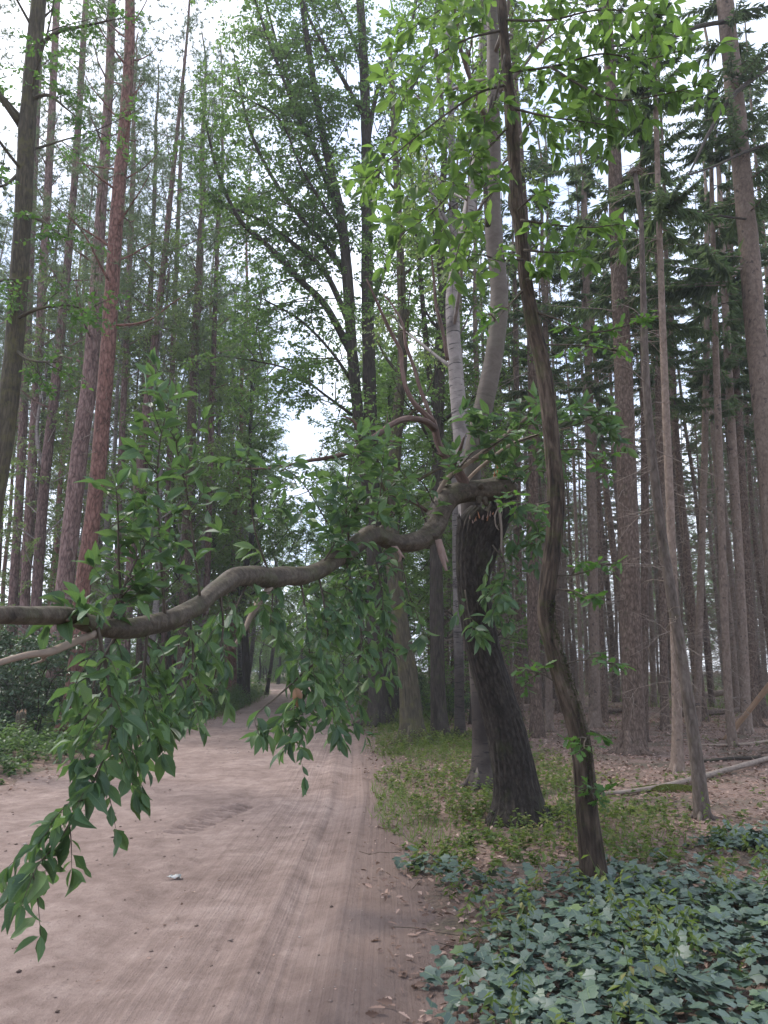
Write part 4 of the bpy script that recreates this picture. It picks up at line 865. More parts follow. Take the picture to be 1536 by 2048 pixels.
# ------------------------------------------------------------------ the spruces right of the road that stand out singly
def hero_spruce(pts, Y, mat, label, seed, H, live, rad, detail=1, nb=90, twn=70, nm='spruce_tree', lmax=1.2, tw0=.8):
    t, l, og = hero(nm, pts, Y, mat, label, 'tree', H=H, sides=26 if detail else 12, lump=.05, ridge=.02 if detail else 0, nr=13, step=.1 if detail else .3, seed=seed, flare=1.35)
    rng = np.random.default_rng(seed); a = Acc(); dead_twigs(a, l, rng, tw0, min(live+1, l[-1, 2]-.2), twn, lmax, 3, .007)
    if detail: dead_twigs(a, l, rng, .6, live, 90, .12, 0, .014, 0)
    a.build('dead_branches', M['deadgrey'], t, og, kind='stuff')
    if live < H:
        wd, lf = Acc(), Acc(); zs = live+(H-live-.3)*np.sort(rng.random(nb)); f = (zs-live)/(H-live)
        pos = np.stack([np.interp(zs, l[:, 2], l[:, j]) for j in range(3)], -1)
        spruce_boughs(zs, pos, rng, wd, lf, rad*(1-.8*f)*(.6+.5*rng.random(nb)), m=40, rep=3, width=.034, tl=.30)
        wd.build('branches', M['deadgrey'], t, og, kind='stuff'); lf.build('crown', M['spruceleaf'], t, og, False, 'stuff')
    return t, l, og
hero_spruce([(1262, 1515, 59.8), (1268, 1480, 44.8), (1263, 1300, 40.7), (1258, 1100, 39.0), (1252, 900, 37.4), (1245, 700, 34.0), (1235, 480, 30.7), (1228, 300, 25.7), (1218, 100, 20.8), (1211, -60, 16.6)], 15.3, 'spruce', 'thickest straight spruce behind the slender crooked tree, wide at the foot', 101, 21, 8.6, 2.3, nb=80)
t, l, ogr = hero_spruce([(1590, 1500, 56), (1572, 1300, 47), (1549, 1050, 44), (1536, 900, 42), (1521, 760, 40), (1510, 650, 39), (1500, 520, 38), (1487, 380, 36), (1465, 150, 34), (1450, 0, 31)], 15, 'palespruce', 'pale pinkish spruce trunk along the right edge, leaning out of view', 102, 22, 11.2, 2.2, nb=70, twn=50)
rng = np.random.default_rng(103); wd, lf = Acc(), Acc()     # its low dark bough that hangs to the left
n = 9; st = np.array([at(1500-6*i, 520+6*i, 15-.12*i) for i in range(n)]); spruce_boughs(st[:, 2], st, rng, wd, lf, 1.7+.5*rng.random(n), az=np.pi+rng.normal(size=n)*.45, m=60, rep=3, width=.034, tl=.4, droop=.3)
wd.build('low_branch', M['deadgrey'], t, ogr, kind='stuff'); lf.build('low_needles', M['spruceleaf'], t, ogr, False, 'stuff')
rng = np.random.default_rng(104)
def limb_on(t, og, pts, Y0, Y1, mat='dark', nm='dead_limb'):
    l = ppoly(pts, Y0, .1, Y1); a = Acc(); tube(a, l[:, :3], l[:, 3], 7, lump=.08, seed=rng.integers(99)); dead_like(a, l, rng); a.build(nm, M[mat], t, og)
def dead_like(a, l, rng, n=10, lm=.5):
    ii = rng.integers(len(l)//4, len(l)-1, n); T = unit(l[ii+1, :3]-l[ii, :3]); d = unit(T+rperp(T, rng)*.9); s = np.linspace(0, 1, 3)
    le = lm*(.3+.7*rng.random(n)); tubes(a, l[ii, None, :3]+d[:, None]*(le[:, None]*s)[..., None]-UP*(.15*le[:, None]*s*s)[..., None], np.broadcast_to(.005*(1-.7*s), (n, 3)), 3, rng)
limb_on(t, ogr, [(1476, 40, 9), (1400, 52, 9), (1340, 76, 8), (1260, 88, 6), (1180, 98, 3)], 14.9, 12)
limb_on(t, ogr, [(1600, 80, 9), (1536, 135, 9), (1462, 195, 9), (1420, 262, 7), (1392, 320, 5), (1366, 372, 3)], 15, 12.5)
limb_on(t, ogr, [(1560, 280, 7), (1490, 304, 6), (1430, 332, 5), (1372, 352, 3)], 15, 13)
limb_on(t, ogr, [(1508, 440, 4), (1440, 432, 5), (1370, 420, 4), (1300, 412, 2)], 15, 13)
hero_spruce([(1407, 1657, 28), (1396, 1540, 25), (1381, 1430, 23), (1361, 1300, 22), (1341, 1180, 20), (1322, 1060, 19), (1308, 950, 18), (1298, 850, 16), (1291, 740, 15), (1287, 600, 12), (1283, 450, 9)], 8.6, 'deadpole', 'thin dead leaning trunk right of the slender crooked tree, nearest of the bare poles', 105, 7.6, 99, 0, 1, twn=26, nm='dead_pole_tree', lmax=1.0)
hero_spruce([(1356, 1566, 23.2), (1353, 1400, 18.1), (1347, 1200, 17.2), (1340, 1000, 16.3), (1331, 800, 14.6), (1320, 500, 12.0), (1311, 200, 9.5), (1304, 0, 6.9)], 12.4, 'palespruce', 'slim straight grey spruce just behind the thin dead leaning trunk', 106, 14, 9.0, 1.4, 1, nb=42, twn=70)
for i, (pts, Y, mt, lab) in enumerate([
 ([(1190, 1446, 24), (1187, 1200, 20), (1183, 950, 18), (1176, 700, 15), (1168, 400, 12)], 21, 'palespruce', 'straight brown spruce pole left of the thickest spruce, seen past the crooked tree'),
 ([(1286, 1482, 19), (1289, 1250, 17), (1290, 1000, 16), (1288, 750, 14), (1284, 450, 10)], 17.5, 'spruce', 'thin spruce half hidden against the right side of the thickest spruce'),
 ([(1330, 1455, 17), (1326, 1250, 16), (1322, 1000, 15), (1316, 750, 13)], 20.5, 'spruce', 'slender spruce between the thickest spruce and the slim straight grey one'),
 ([(1394, 1445, 15), (1400, 1200, 14), (1408, 950, 13), (1413, 700, 12), (1414, 400, 9)], 21.5, 'palespruce', 'brown pole spruce rising beyond the thin dead leaning trunk'),
 ([(1466, 1500, 16), (1456, 1380, 16), (1446, 1150, 15), (1438, 900, 14), (1430, 650, 12), (1424, 400, 9)], 16.5, 'palespruce', 'spruce with a bowed foot right of the thin dead trunk'),
 ([(1494, 1462, 20), (1482, 1200, 18), (1468, 950, 17), (1455, 700, 15), (1440, 400, 11)], 19.5, 'palespruce', 'pale straight spruce second from the right edge near the fallen logs'),
 ([(1512, 1440, 19), (1498, 1200, 17), (1484, 950, 16), (1470, 700, 14), (1456, 400, 10)], 21.5, 'spruce', 'dark spruce just behind the pale straight one near the fallen logs'),
 ([(1560, 1440, 20), (1540, 1150, 18), (1522, 900, 16), (1500, 600, 13)], 21, 'palespruce', 'pale spruce crossing the right edge beside the leaning broken pole'),
 ([(1098, 1455, 15), (1098, 1200, 14), (1096, 950, 13), (1092, 700, 11)], 20.5, 'palespruce', 'slim pale spruce between the broken trunk and the slender crooked tree'),
 ([(1040, 1430, 14), (1038, 1200, 13), (1035, 900, 12), (1030, 600, 10)], 25, 'spruce', 'slim spruce just right of the broken trunk, farther back')]):
    hero_spruce(pts, Y, mt, lab, 110+i, 17, 8+.4*i % 2, 1.6, 0, nb=40, twn=80, lmax=1.4)

# ------------------------------------------------------------------ the mass of trees farther back, each an object, sharing meshes
R = random.Random(4)
def scatter(n, xr, yr, dmin, seed, ok=lambda x, y: True, taken=None):
    r = np.random.default_rng(seed); o = [] if taken is None else taken; new = []
    for _ in range(n*30):
        if len(new) >= n: break
        x, y = xr[0]+(xr[1]-xr[0])*r.random(), yr[0]+(yr[1]-yr[0])*r.random()
        if abs(x) > .52*y+3 or not ok(x, y): continue
        if all((x-a)**2+(y-b)**2 > dmin*dmin for a, b in o): o.append((x, y)); new.append((x, y))
    return new
taken = [(o.location.x, o.location.y) for o in C.objects if o.type == 'EMPTY']
SK = [spruce_kit(201, 21, .10, 9.5, 1.4, dense=.8), spruce_kit(202, 23, .125, 10.5, 1.7, 'palespruce', dense=.8), spruce_kit(203, 19, .085, 8.5, 1.2, 'palespruce', dense=.8), spruce_kit(204, 24, .14, 11, 1.7, dense=.8)]
LB = [(-8.0, 26, .95), (-11, 31, 1.15), (-14.5, 36, 1.25), (-10, 37, 1.2), (-17, 43, 1.35), (-13, 46, 1.3), (-21, 50, 1.4), (-8.8, 44, 1.25), (-25, 55, 1.4), (-16, 54, 1.4), (-19, 33, 1.1), (-12.5, 27, .9)]
PK = [pine_kit(211, 29, .19, 13), pine_kit(212, 31, .16, 14.5, 'redpine'), pine_kit(213, 27, .14, 12)]
for i, (x, y) in enumerate(scatter(146, (2.6, 40), (18, 57), 1.6, 31, lambda x, y: xr(x, y) > 5.2+.04*y, taken)):
    SK[i % 4].place('spruce_tree', x, y, ('slim brown spruce crowded among others deep in the stand right of the road', 'thick pale-barked spruce deep in the stand right of the road', 'thinnest kind of pale-stemmed spruce deep in the stand right of the road', 'thick brown-barked spruce deep in the stand right of the road')[i % 4], 'tree', ('slim brown spruces deep in the stand', 'thick pale spruces deep in the stand', 'thin pale spruces deep in the stand', 'thick brown spruces deep in the stand')[i % 4], R.random()*6.28, .8+.35*R.random(), (R.gauss(0, .012), R.gauss(0, .012)))
for i, (x, y) in enumerate(scatter(52, (-36, -6), (26, 58), 2.2, 32, lambda x, y: xr(x, y) < -4.6, taken)):
    k = i % 3 if i % 6 else 3
    (PK+[SK[3]])[k].place('pine_tree' if k < 3 else 'spruce_tree', x, y, ('tall thick pine with a bare pinkish stem far back left of the road', 'tall reddish slim pine far back left of the road', 'shorter thin pinkish pine far back left of the road', 'dark spruce standing among the pines far back left of the road')[k], 'tree', ('thick pinkish pines far back left', 'reddish slim pines far back left', 'thin pinkish pines far back left', 'dark spruces among the left pines')[k], R.random()*6.28, .8+.35*R.random(), (R.gauss(0, .015), R.gauss(0, .015)))
BK = [broad_kit(221, 16, .15, 2.0, 24, 4.0, lsize=.14, gap=.3), broad_kit(222, 19, .17, 2.8, 26, 4.2, lsize=.14, gap=.3), broad_kit(223, 11, .10, .8, 20, 2.9, lsize=.11, gap=.28), broad_kit(224, 18, .13, 2.4, 24, 3.4, 'birch', 'birchleaf', .11, droop=.5, gap=.3)]
YK = broad_kit(225, 5.2, .06, .3, 18, 2.4, lsize=.12, gap=.24)
EK = [spruce_kit(205, 21, .14, 1.6, 2.3, dense=1.5), spruce_kit(206, 17, .12, 1.0, 2.1, dense=1.4)]
SPOT = [(-6.9, 38.5, 1), (-.5, 36, 0), (-7.2, 34, 3), (-6.9, 42, 3), (-.3, 39, 3), (-8.2, 52, 3), (-7.6, 31, 3), (-8.6, 38, 1), (-8.6, 46, 3), (-10.6, 55, 3), (-9.0, 49, 3), (-12.5, 62, 3), (-15, 74, 1), (-19, 82, 0), (-9.5, 35, 2),
        (.6, 27, 2), (.9, 31, 0), (.6, 36, 1), (0, 42, 3), (-.6, 48, 0), (-1.5, 55, 1), (-3, 62, 0), (-5, 70, 1), (-8, 78, 0), (-12, 90, 1), (2.2, 24, 2), (3, 34, 3), (3, 44, 1), (3.4, 54, 0), (1, 64, 1), (-1, 76, 0), (-6, 88, 1), (-17, 95, 0), (6, 60, 0), (5, 72, 1)]
for x, y, k in SPOT:
    BK[k].place('broadleaf_tree' if k < 3 else 'birch_tree', x+R.gauss(0, .3), y+R.gauss(0, .5), ('dark-stemmed broadleaved tree of middle height beside the farther stretch of the road', 'tall dark-stemmed broadleaved tree beside the farther stretch of the road', 'low bushy broadleaved tree beside the farther stretch of the road', 'pale-stemmed birch with light green leaves beside the farther stretch of the road')[k], 'tree', ('middling broadleaved trees along the far road', 'tall broadleaved trees along the far road', 'low bushy trees along the far road', 'birches along the far road')[k], R.random()*6.28, .85+.3*R.random())

for i, (x, y) in enumerate(scatter(12, (4, 48), (60, 84), 3.4, 36)):
    EK[i % 2].place('spruce_tree', x, y, 'green spruce branched to the ground at the far edge of the spruce stand', 'tree', 'spruces at the far edge of the stand', R.random()*6.28, .8+.35*R.random())
for i, (x, y) in enumerate(scatter(34, (-3, 46), (62, 100), 2.8, 37)):
    BK[(0, 3, 3, 1)[i % 4]].place('broadleaf_tree', x, y, 'pale green broadleaved tree beyond the far edge of the spruce stand', 'tree', 'broadleaved trees beyond the spruces', R.random()*6.28, .9+.3*R.random())
for i, (x, y) in enumerate(scatter(14, (-40, -9), (40, 70), 2.4, 38, lambda x, y: xr(x, y) < -6)):
    YK.place('young_tree', x, y, 'young leafy tree under the pines at the far left', 'tree', 'young trees under the far left pines', R.random()*6.28, .7+.4*R.random())
for i, (x, y) in enumerate(scatter(15, (-20, 4), (74, 112), 3.4, 39)):
    BK[i % 4].place('broadleaf_tree', x, y, 'hazy green broadleaved tree closing the view where the road bends away', 'tree', 'broadleaved trees where the road bends away', R.random()*6.28, .9+.4*R.random())

for i, (x, y) in enumerate(scatter(30, (-34, 10), (76, 124), 2.2, 40, lambda x, y: abs(xr(x, y)) > 3.4)):
    YK.place('young_tree', x, y, 'young leafy tree filling the gap beyond the bend of the road', 'tree', 'young trees beyond the bend of the road', R.random()*6.28, .8+.5*R.random())
for x, y in scatter(20, (-26, -8), (104, 128), 1.9, 43, lambda x, y: xr(x, y) > 4):
    YK.place('young_tree', x, y, 'young leafy tree filling the gap beyond the bend of the road', 'tree', 'young trees beyond the bend of the road', R.random()*6.28, 1.0+.5*R.random())

for x, y, sc in LB:
    BK[3].place('birch_tree', x, y, 'pale-stemmed birch with airy light green leaves among the pines left of the road', 'tree', 'birches among the left pines', R.random()*6.28, sc)

# ------------------------------------------------------------------ shrubs and the understory on the left
def shrub_kit(seed, H=2.2, W=1.6, n=11, lsize=.10, mat='shrub', nl=8):
    rng = np.random.default_rng(seed); k = Kit(); br, wd, lf = Acc(), Acc(), Acc(); lim = []
    for i in range(n):
        a = rng.random()*6.28; e = math.radians(35+50*rng.random()); d = np.array([math.cos(a)*math.cos(e)*W/H*1.4, math.sin(a)*math.cos(e)*W/H*1.4, math.sin(e)]); p = np.array([rng.normal()*.15, rng.normal()*.15, -.1]); pts = [p]
        for j in range(4): pts.append(pts[-1]+d*H/4*(.6+.5*rng.random())+rng.normal(size=3)*.08)
        l = spline(np.column_stack([np.array(pts), [.018, .015, .011, .007, .003]]), .15); lim.append(l); tube(br, l[:, :3], l[:, 3], 5)
    k.add('stems', br, M['dark']); foliate(lim, rng, wd, lf, gap=.22, t0=.15, len2=.55, twigs=6, tl=.26, nl=nl, lsize=lsize, lw=.45, droop=.3)
    k.add('twigs', wd, M['twig'], 'stuff'); k.add('foliage', lf, M[mat], 'stuff', False); return k
HK = [shrub_kit(231, 2.4, 1.8), shrub_kit(232, 1.7, 1.5), shrub_kit(233, 3.2, 1.7, 12, .09, 'nettle')]
for x, y, k, s, lab in ((-7.8, 17.5, 0, 1.15, 'dark bluish-green shrub behind the mossy stump at the left verge'), (-9.4, 19.0, 0, 1.2, 'dark shrub at the left edge below the bare pale side branch'), (-7.3, 20.8, 1, 1.1, 'low dark shrub just right of the tall reddish pine foot'), (-8.9, 22.5, 2, 1.0, 'tall leafy shrub behind the pines at the left')):
    HK[k].place('shrub', x, y, lab, 'shrub', None, R.random()*6.28, s)
for x, y in scatter(34, (-26, -6.6), (22, 60), 1.7, 33, lambda x, y: xr(x, y) < -6.2-.02*y):
    HK[R.choice((0, 1, 2, 2))].place('shrub', x, y, 'green understory shrub beneath the pines left of the road', 'shrub', 'shrubs under the pines left of the road', R.random()*6.28, .7+.5*R.random())
for x, y in scatter(46, (-40, 30), (70, 120), 2.2, 35, lambda x, y: abs(xr(x, y)) > 3.6):
    HK[R.choice((0, 2, 2))].place('shrub', x, y, 'far shrub closing the view beneath the distant trees', 'shrub', 'far shrubs beneath the distant trees', R.random()*6.28, .9+.6*R.random())
for x, y in scatter(10, (1.0, 5), (22, 50), 1.8, 34, lambda x, y: 3.2 < xr(x, y) < 7):
    HK[R.choice((1, 2))].place('shrub', x, y, 'small leafy shrub at the right verge farther along the road', 'shrub', 'shrubs at the right verge', R.random()*6.28, .45+.3*R.random())

# ------------------------------------------------------------------ ground cover
def inview(x, y, m=1.0): return np.abs(x) < .53*y+m
def pts_in(n, xr, yr, rng, ok, pw=1.0):
    y = yr[0]+(yr[1]-yr[0])*rng.random(n)**pw; x = xr[0]+(xr[1]-xr[0])*rng.random(n); k = ok(x, y) & inview(x, y, 2.0); return x[k], y[k]
def herbs(acc, x, y, rng, H=.22, nl=9, lsize=.055, lw=.6, tmpl=DIAMOND, droop=.2, stem=None):
    n = len(x); z = gz(x, y); h = H*(.5+.8*rng.random(n))*np.clip(1+1.9*vnoise(x*1.1, y*.9), .4, 2.0); lean = rng.normal(size=(n, 2))*.25
    P = np.stack([x, y, z-.02], -1); t = np.linspace(0, 1, 3)
    Q = P[:, None]+np.stack([lean[:, :1]*h[:, None]*t*t, lean[:, 1:]*h[:, None]*t*t, h[:, None]*t], -1)
    if stem is not None: tubes(stem, Q, np.broadcast_to(.0022*(1-.6*t), (n, 3)), 3, rng)
    f = .25+.75*(np.arange(nl)[None]+rng.random((n, nl)))/nl
    B = P[:, None]+np.stack([lean[:, :1]*h[:, None]*f*f, lean[:, 1:]*h[:, None]*f*f, h[:, None]*f], -1)
    a = rng.random((n, nl))*6.283; D = np.stack([np.cos(a), np.sin(a), .25-droop+.3*rng.normal(size=a.shape)], -1)
    leaves(acc, B.reshape(-1, 3), D.reshape(-1, 3), UP+rng.normal(size=(n*nl, 3))*.35, lsize*(.6+.7*rng.random(n*nl)), lsize*lw, tmpl, rnd=np.clip(np.repeat(rng.random(n), nl)*.7+.3*rng.random(n*nl), 0, .999), rng=rng)
rng = np.random.default_rng(41)
# litter of fallen leaves
x, y = pts_in(76000, (-.4, 18), (3, 34), rng, lambda x, y: (xr(x, y) > 2.45+.3*vnoise(y*1.4, y*0)) & (rng.random(len(x)) < np.where(xr(x, y) < 2.9, .4, 1)), 1.7)
a = Acc(); n = len(x); th = rng.random(n)*6.283
for nr_, tm in ((y < 11, (OAKLEAF[0]*np.array([1, 1, 2.2]), OAKLEAF[1])), (y >= 11, DIAMOND)):
    k = nr_.sum(); Lk = .062*(.5+.8*rng.random(k))
    leaves(a, np.stack([x, y, gz(x, y)+.004+.025*rng.random(n)], -1)[nr_], np.stack([np.cos(th), np.sin(th), rng.normal(size=n)*.25], -1)[nr_], (UP+rng.normal(size=(n, 3))*.5)[nr_], Lk, Lk*.62, tm, rng=rng)
x, y = pts_in(5000, (-14, -4.4), (9, 30), rng, lambda x, y: (xr(x, y) < -2.3))
n = len(x); th = rng.random(n)*6.283; leaves(a, np.stack([x, y, gz(x, y)+.004+.02*rng.random(n)], -1), np.stack([np.cos(th), np.sin(th), rng.normal(size=n)*.22], -1), UP+rng.normal(size=(n, 3))*.4, .07, .042, DIAMOND, rng=rng)
a.build('leaf_litter', M['litter'], smooth=False, kind='stuff')
# crumbs and bits on the track edge
x, y = pts_in(2600, (-5.2, .6), (2.6, 18), rng, lambda x, y: rng.random(len(x)) < np.where(xr(x, y) > 2.25, 1, np.where(xr(x, y) < -2.2, .7, .10)), 1.3)
a = Acc(); n = len(x); th = rng.random(n)*6.283
leaves(a, np.stack([x, y, gz(x, y)+.003+.006*rng.random(n)], -1), np.stack([np.cos(th), np.sin(th), rng.normal(size=n)*.2], -1), UP+rng.normal(size=(n, 3))*.4, .03*(.3+1.2*rng.random(n)**2), .016, DIAMOND, rng=rng)
a.build('leaf_crumbs', M['litter'], smooth=False, kind='stuff')
x, y = pts_in(1900, (-5.3, .5), (2.6, 22), rng, lambda x, y: rng.random(len(x)) < np.clip(.55+1.2*vnoise(x*.9, y*.6), .1, 1), 1.4)
n = len(x); sz = .004+.014*rng.random(n)**4; Bv = np.array([[1, 0, 0], [-1, 0, 0], [0, 1, 0], [0, -1, 0], [0, 0, 1], [0, 0, -1.]]); Fp = np.array([[0, 2, 4], [2, 1, 4], [1, 3, 4], [3, 0, 4], [2, 0, 5], [1, 2, 5], [3, 1, 5], [0, 3, 5]])
th = rng.random(n)*6.283; ca, sa = np.cos(th), np.sin(th); Vv = Bv[None]*(sz[:, None]*(.7+.6*rng.random((n, 6))))[..., None]; Vv[..., 2] *= .6
Vp = np.stack([Vv[..., 0]*ca[:, None]-Vv[..., 1]*sa[:, None]*1.4+x[:, None], Vv[..., 0]*sa[:, None]+Vv[..., 1]*ca[:, None]*1.4+y[:, None], Vv[..., 2]+(gz(x, y)+sz*.3)[:, None]], -1)
a = Acc(); a.add(Vp.reshape(-1, 3), None, (Fp[None]+(np.arange(n)*6)[:, None, None]).reshape(-1, 3), rnd=np.repeat(rng.random(n), 6)); a.build('pebbles', M['pebble'], smooth=False, kind='stuff')
a = Acc()
for k in range(12):
    y0 = 8.2+k*.145+rng.normal()*.008; s0 = .62+(y0-8.9)*.22+rng.normal()*.012; nn = 9; u = np.linspace(-1, 1, nn); wd_ = .15+.03*rng.random()
    xx = xc(y0)+s0+u*wd_; yy = y0-.30*u*wd_+rng.normal(size=nn)*.006; hh = (.034+.014*rng.random())*np.clip(1.15-u**4, .15, 1)*(.7+.6*rng.random(nn)); zz = gz(xx, yy)-.006
    rows = [np.stack([xx, yy-.038+rng.normal(size=nn)*.005, zz-.03], -1), np.stack([xx, yy-.020, zz+hh*.85], -1), np.stack([xx, yy+.010, zz+hh], -1), np.stack([xx, yy+.030+rng.normal(size=nn)*.005, zz-.03], -1)]
    i = np.arange(3)[:, None]*nn; j = np.arange(nn-1)[None]
    Vt = np.concatenate(rows); a.add(Vt, np.stack([i+j, i+j+1, i+nn+j+1, i+nn+j], -1).reshape(-1, 4), bk=np.stack([Vt[:, 0]-xc(Vt[:, 1]), Vt[:, 1], 0*Vt[:, 0]], -1))
M['tansand'] = bark_mat('dry_tan_sand', [(.25, (.22, .165, .13)), (.5, (.30, .235, .19)), (.8, (.36, .29, .24))], 1, 30, .01, vor=.05)
o = a.build('tyre_tread_marks', M['sand'], kind='structure')
# low green plants between road and trees
lf, st = Acc(), Acc()
den = lambda x, y: np.clip(1.3-np.abs(xr(x, y)-3.7-.03*y)/1.7, .0, 1)*np.clip(.85+1.6*vnoise(x*.8, y*.5), 0, 1)*np.where(y < 8.5, .5, 1)
x, y = pts_in(17000, (-1, 7), (6.5, 45), rng, lambda x, y: (xr(x, y) > 2.58+.4*vnoise(y*1.2, 3+0*y)) & (rng.random(len(x)) < den(x, y)), 1.25)
herbs(lf, x, y, rng, .20, 10, .06, stem=st)
x, y = pts_in(2600, (2, 20), (7, 40), rng, lambda x, y: rng.random(len(x)) < np.clip(vnoise(x*.6+4, y*.6)*3.2, 0, .7))
herbs(lf, x, y, rng, .13, 8, .06, stem=st)
x, y = pts_in(300, (.3, 6), (3.0, 7.6), rng, lambda x, y: xr(x, y) > 2.95); herbs(lf, x, y, rng, .30, 12, .06, .42, droop=.8, stem=st)
lf.build('undergrowth', M['herb'], smooth=False, kind='stuff'); st.build('undergrowth_stems', M['herb'], kind='stuff')
# leafy verge on the left
lf, st = Acc(), Acc()
x, y = pts_in(6500, (-13, -4.6), (8.5, 40), rng, lambda x, y: (xr(x, y) < -2.95-.3*vnoise(y*1.2, 8+0*y)) & (xr(x, y) > -7), 1.2); herbs(lf, x, y, rng, .34, 11, .095, .7, droop=.3, stem=st)
x, y = pts_in(5200, (-22, -5), (14, 50), rng, lambda x, y: xr(x, y) < -3.1, 1.0); herbs(lf, x, y, rng, .5, 13, .10, .6, droop=.3, stem=st)
lf.build('verge_plants', M['nettle'], smooth=False, kind='stuff'); st.build('verge_plant_stems', M['nettle'], kind='stuff')
lf = Acc(); x, y = pts_in(7000, (-60, 60), (40, 140), rng, lambda x, y: (np.abs(xr(x, y)) > 3.0) & ((x < 4) | (y > 62)), 1.0); herbs(lf, x, y, rng, .7, 9, .3, .5)
lf.build('far_undergrowth', M['nettle'], smooth=False, kind='stuff')
# grass by the far road and in the bright clearing beyond the spruces
a = Acc()
x, y = pts_in(52000, (-30, 6), (26, 125), rng, lambda x, y: ((xr(x, y) < -2.8) & (xr(x, y) > -6.5)) | ((xr(x, y) > 2.9) & (xr(x, y) < 7)), 1.0)
x2, y2 = pts_in(16000, (11, 34), (30, 62), rng, lambda x, y: vnoise(x*.12, y*.12) > -.12); x, y = np.r_[x, x2], np.r_[y, y2]; n = len(x)
x3, y3 = pts_in(34000, (-.2, 6), (7.4, 34), rng, lambda x, y: (xr(x, y) > 2.6+.5*vnoise(y*1.3, 6+0*y)) & (rng.random(len(x)) < np.clip(1.3-(xr(x, y)-2.6)/2.6, 0, 1)*np.clip(.6+2*vnoise(x*.9+7, y*.7), 0, 1)), 1.3); n = len(x3)
leaves(a, np.stack([x3, y3, gz(x3, y3)-.01], -1), np.stack([rng.normal(size=n)*.55, rng.normal(size=n)*.55, np.ones(n)], -1), rng.normal(size=(n, 3)), .17*(.5+.8*rng.random(n)), .010, SLIVER, rng=rng); n = len(x)
leaves(a, np.stack([x, y, gz(x, y)-.01], -1), np.stack([rng.normal(size=n)*.35, rng.normal(size=n)*.35, np.ones(n)], -1), rng.normal(size=(n, 3)), .34*(.5+.8*rng.random(n)), .028, SLIVER, rng=rng)
a.build('grass', M['grass'], smooth=False, kind='stuff')

# ------------------------------------------------------------------ ivy carpet, front right
ivy = thing('ivy_patch', (2.2, 5.0, 0), 'carpet of dull blue-green ivy covering the ground round the slender crooked tree', 'ivy'); og3 = np.array([2.2, 5.0, 0])
def ivyden(x, y): return np.clip((xr(x, y)-2.84-.5*vnoise(y*1.6, 1+0*y)-.25*vnoise(y*6, 5+x))*2.2, 0, 1)*np.clip((7.1+1.8*vnoise(x*.9, x*0+2)+.12*(x-2)-y)*1.6, 0, 1)*np.where(((x-2.55)/.8)**2+((y-6.5)/.7)**2 < 1, .10, 1)
ls = LeafSet(); x, y = pts_in(40000, (-.2, 6.5), (2.6, 8.2), rng, lambda x, y: rng.random(len(x)) < ivyden(x, y)*np.clip(1.35+2.4*vnoise(x*1.7+5, y*1.7), .15, 1))
lay = rng.random(len(x)); z = gz(x, y)+.015+.10*lay+.06*vnoise(x*2.5, y*2.5)
aa = rng.random(len(x))*6.283
for i in range(len(x)):
    tl = rng.normal(size=2)*.33
    ls.add(np.array([x[i], y[i], z[i]]), np.array([math.cos(aa[i]), math.sin(aa[i]), -.15+.2*rng.normal()]), np.array([tl[0], tl[1]-.12, 1]), (.040+.042*rng.random()**1.7)*(.75+.45*lay[i]))
IV2 = (IVY[0]*np.array([1, 1, -1.2])+np.array([0, 0, 0]), IVY[1]); IV3 = (IVY[0]*np.array([.85, 1.05, 2.0]), IVY[1])
ls.emit(ivy, og3, M['ivy'], 300, [IVY, IV2, IV3], 1.05, IVY, seed=3, rest='ivy_mass')
a = Acc(); n = 260; k = rng.integers(0, len(x), n); th = rng.random(n)*6.283; l_ = .2+.4*rng.random(n); t5 = np.linspace(0, 1, 5)
P = np.stack([x[k], y[k], z[k]-.03], -1)[:, None]+np.stack([np.cos(th)[:, None]*l_[:, None]*t5, np.sin(th)[:, None]*l_[:, None]*t5, .015*rng.normal(size=(n, 5))], -1); tubes(a, P, np.full((n, 5), .0025), 3, rng); a.build('ivy_stems', M['twig'], ivy, og3, kind='stuff')

# ------------------------------------------------------------------ single small things on the ground
def log(name, pts, mat, label, cat, sides=12, sub=0):
    """pts: (x, y, z, r)"""
    l = spline(pts, .15); og = l[0, :3]; t = thing(name, og, label, cat); a = Acc(); tube(a, l[:, :3], l[:, 3], sides, lump=.07, seed=rng.integers(99)); a.build('stem', M[mat], t, og)
    if sub: a = Acc(); dead_like(a, l, rng, sub, .6); a.build('twigs', M[mat], t, og, kind='stuff')
def g3(px, py, up=.0): p = gr(px, py); return np.array([p[0], p[1], float(gz(p[0], p[1]))+up])
def onY(px, py, Y): return at(px, py, Y)
p, q = onY(1345, 1400, 33), onY(1560, 1368, 33); log('fallen_log', [(*p, .13), (*((p+q)/2), .13), (*q, .12)], 'stick', 'pale fallen log lying level beyond the spruces in front of the green clearing', 'log')
p, q = g3(1372, 1436, .09), g3(1560, 1425, .09); log('fallen_log', [(*p, .10), (*((p+q)/2), .10), (*q, .09)], 'spruce', 'brown fallen trunk on the litter, nearer than the pale log', 'log')
p, q = g3(1180, 1432, .08), g3(1262, 1428, .08); log('fallen_log', [(*p, .08), (*((p+q)/2), .08), (*q, .07)], 'spruce', 'thin fallen trunk on the ground behind the thickest spruce', 'log')
p, q = onY(1448, 1468, 18.5), onY(1570, 1330, 17.2); p[2] = float(gz(p[0], p[1]))-.02; log('broken_pole', [(*p, .055), (*((p+q)/2+[0, 0, -.02]), .06), (*q, .07)], 'wood', 'pale snapped pole leaning to the right over the litter', 'broken pole')
p, m_, q = g3(1190, 1612, .03), g3(1340, 1590, .05), g3(1545, 1528, .06); log('fallen_branch', [(*p, .02), (*m_, .035), (*q, .045)], 'deadgrey', 'long grey fallen branch lying across the leaf litter at the right', 'branch', sub=14)
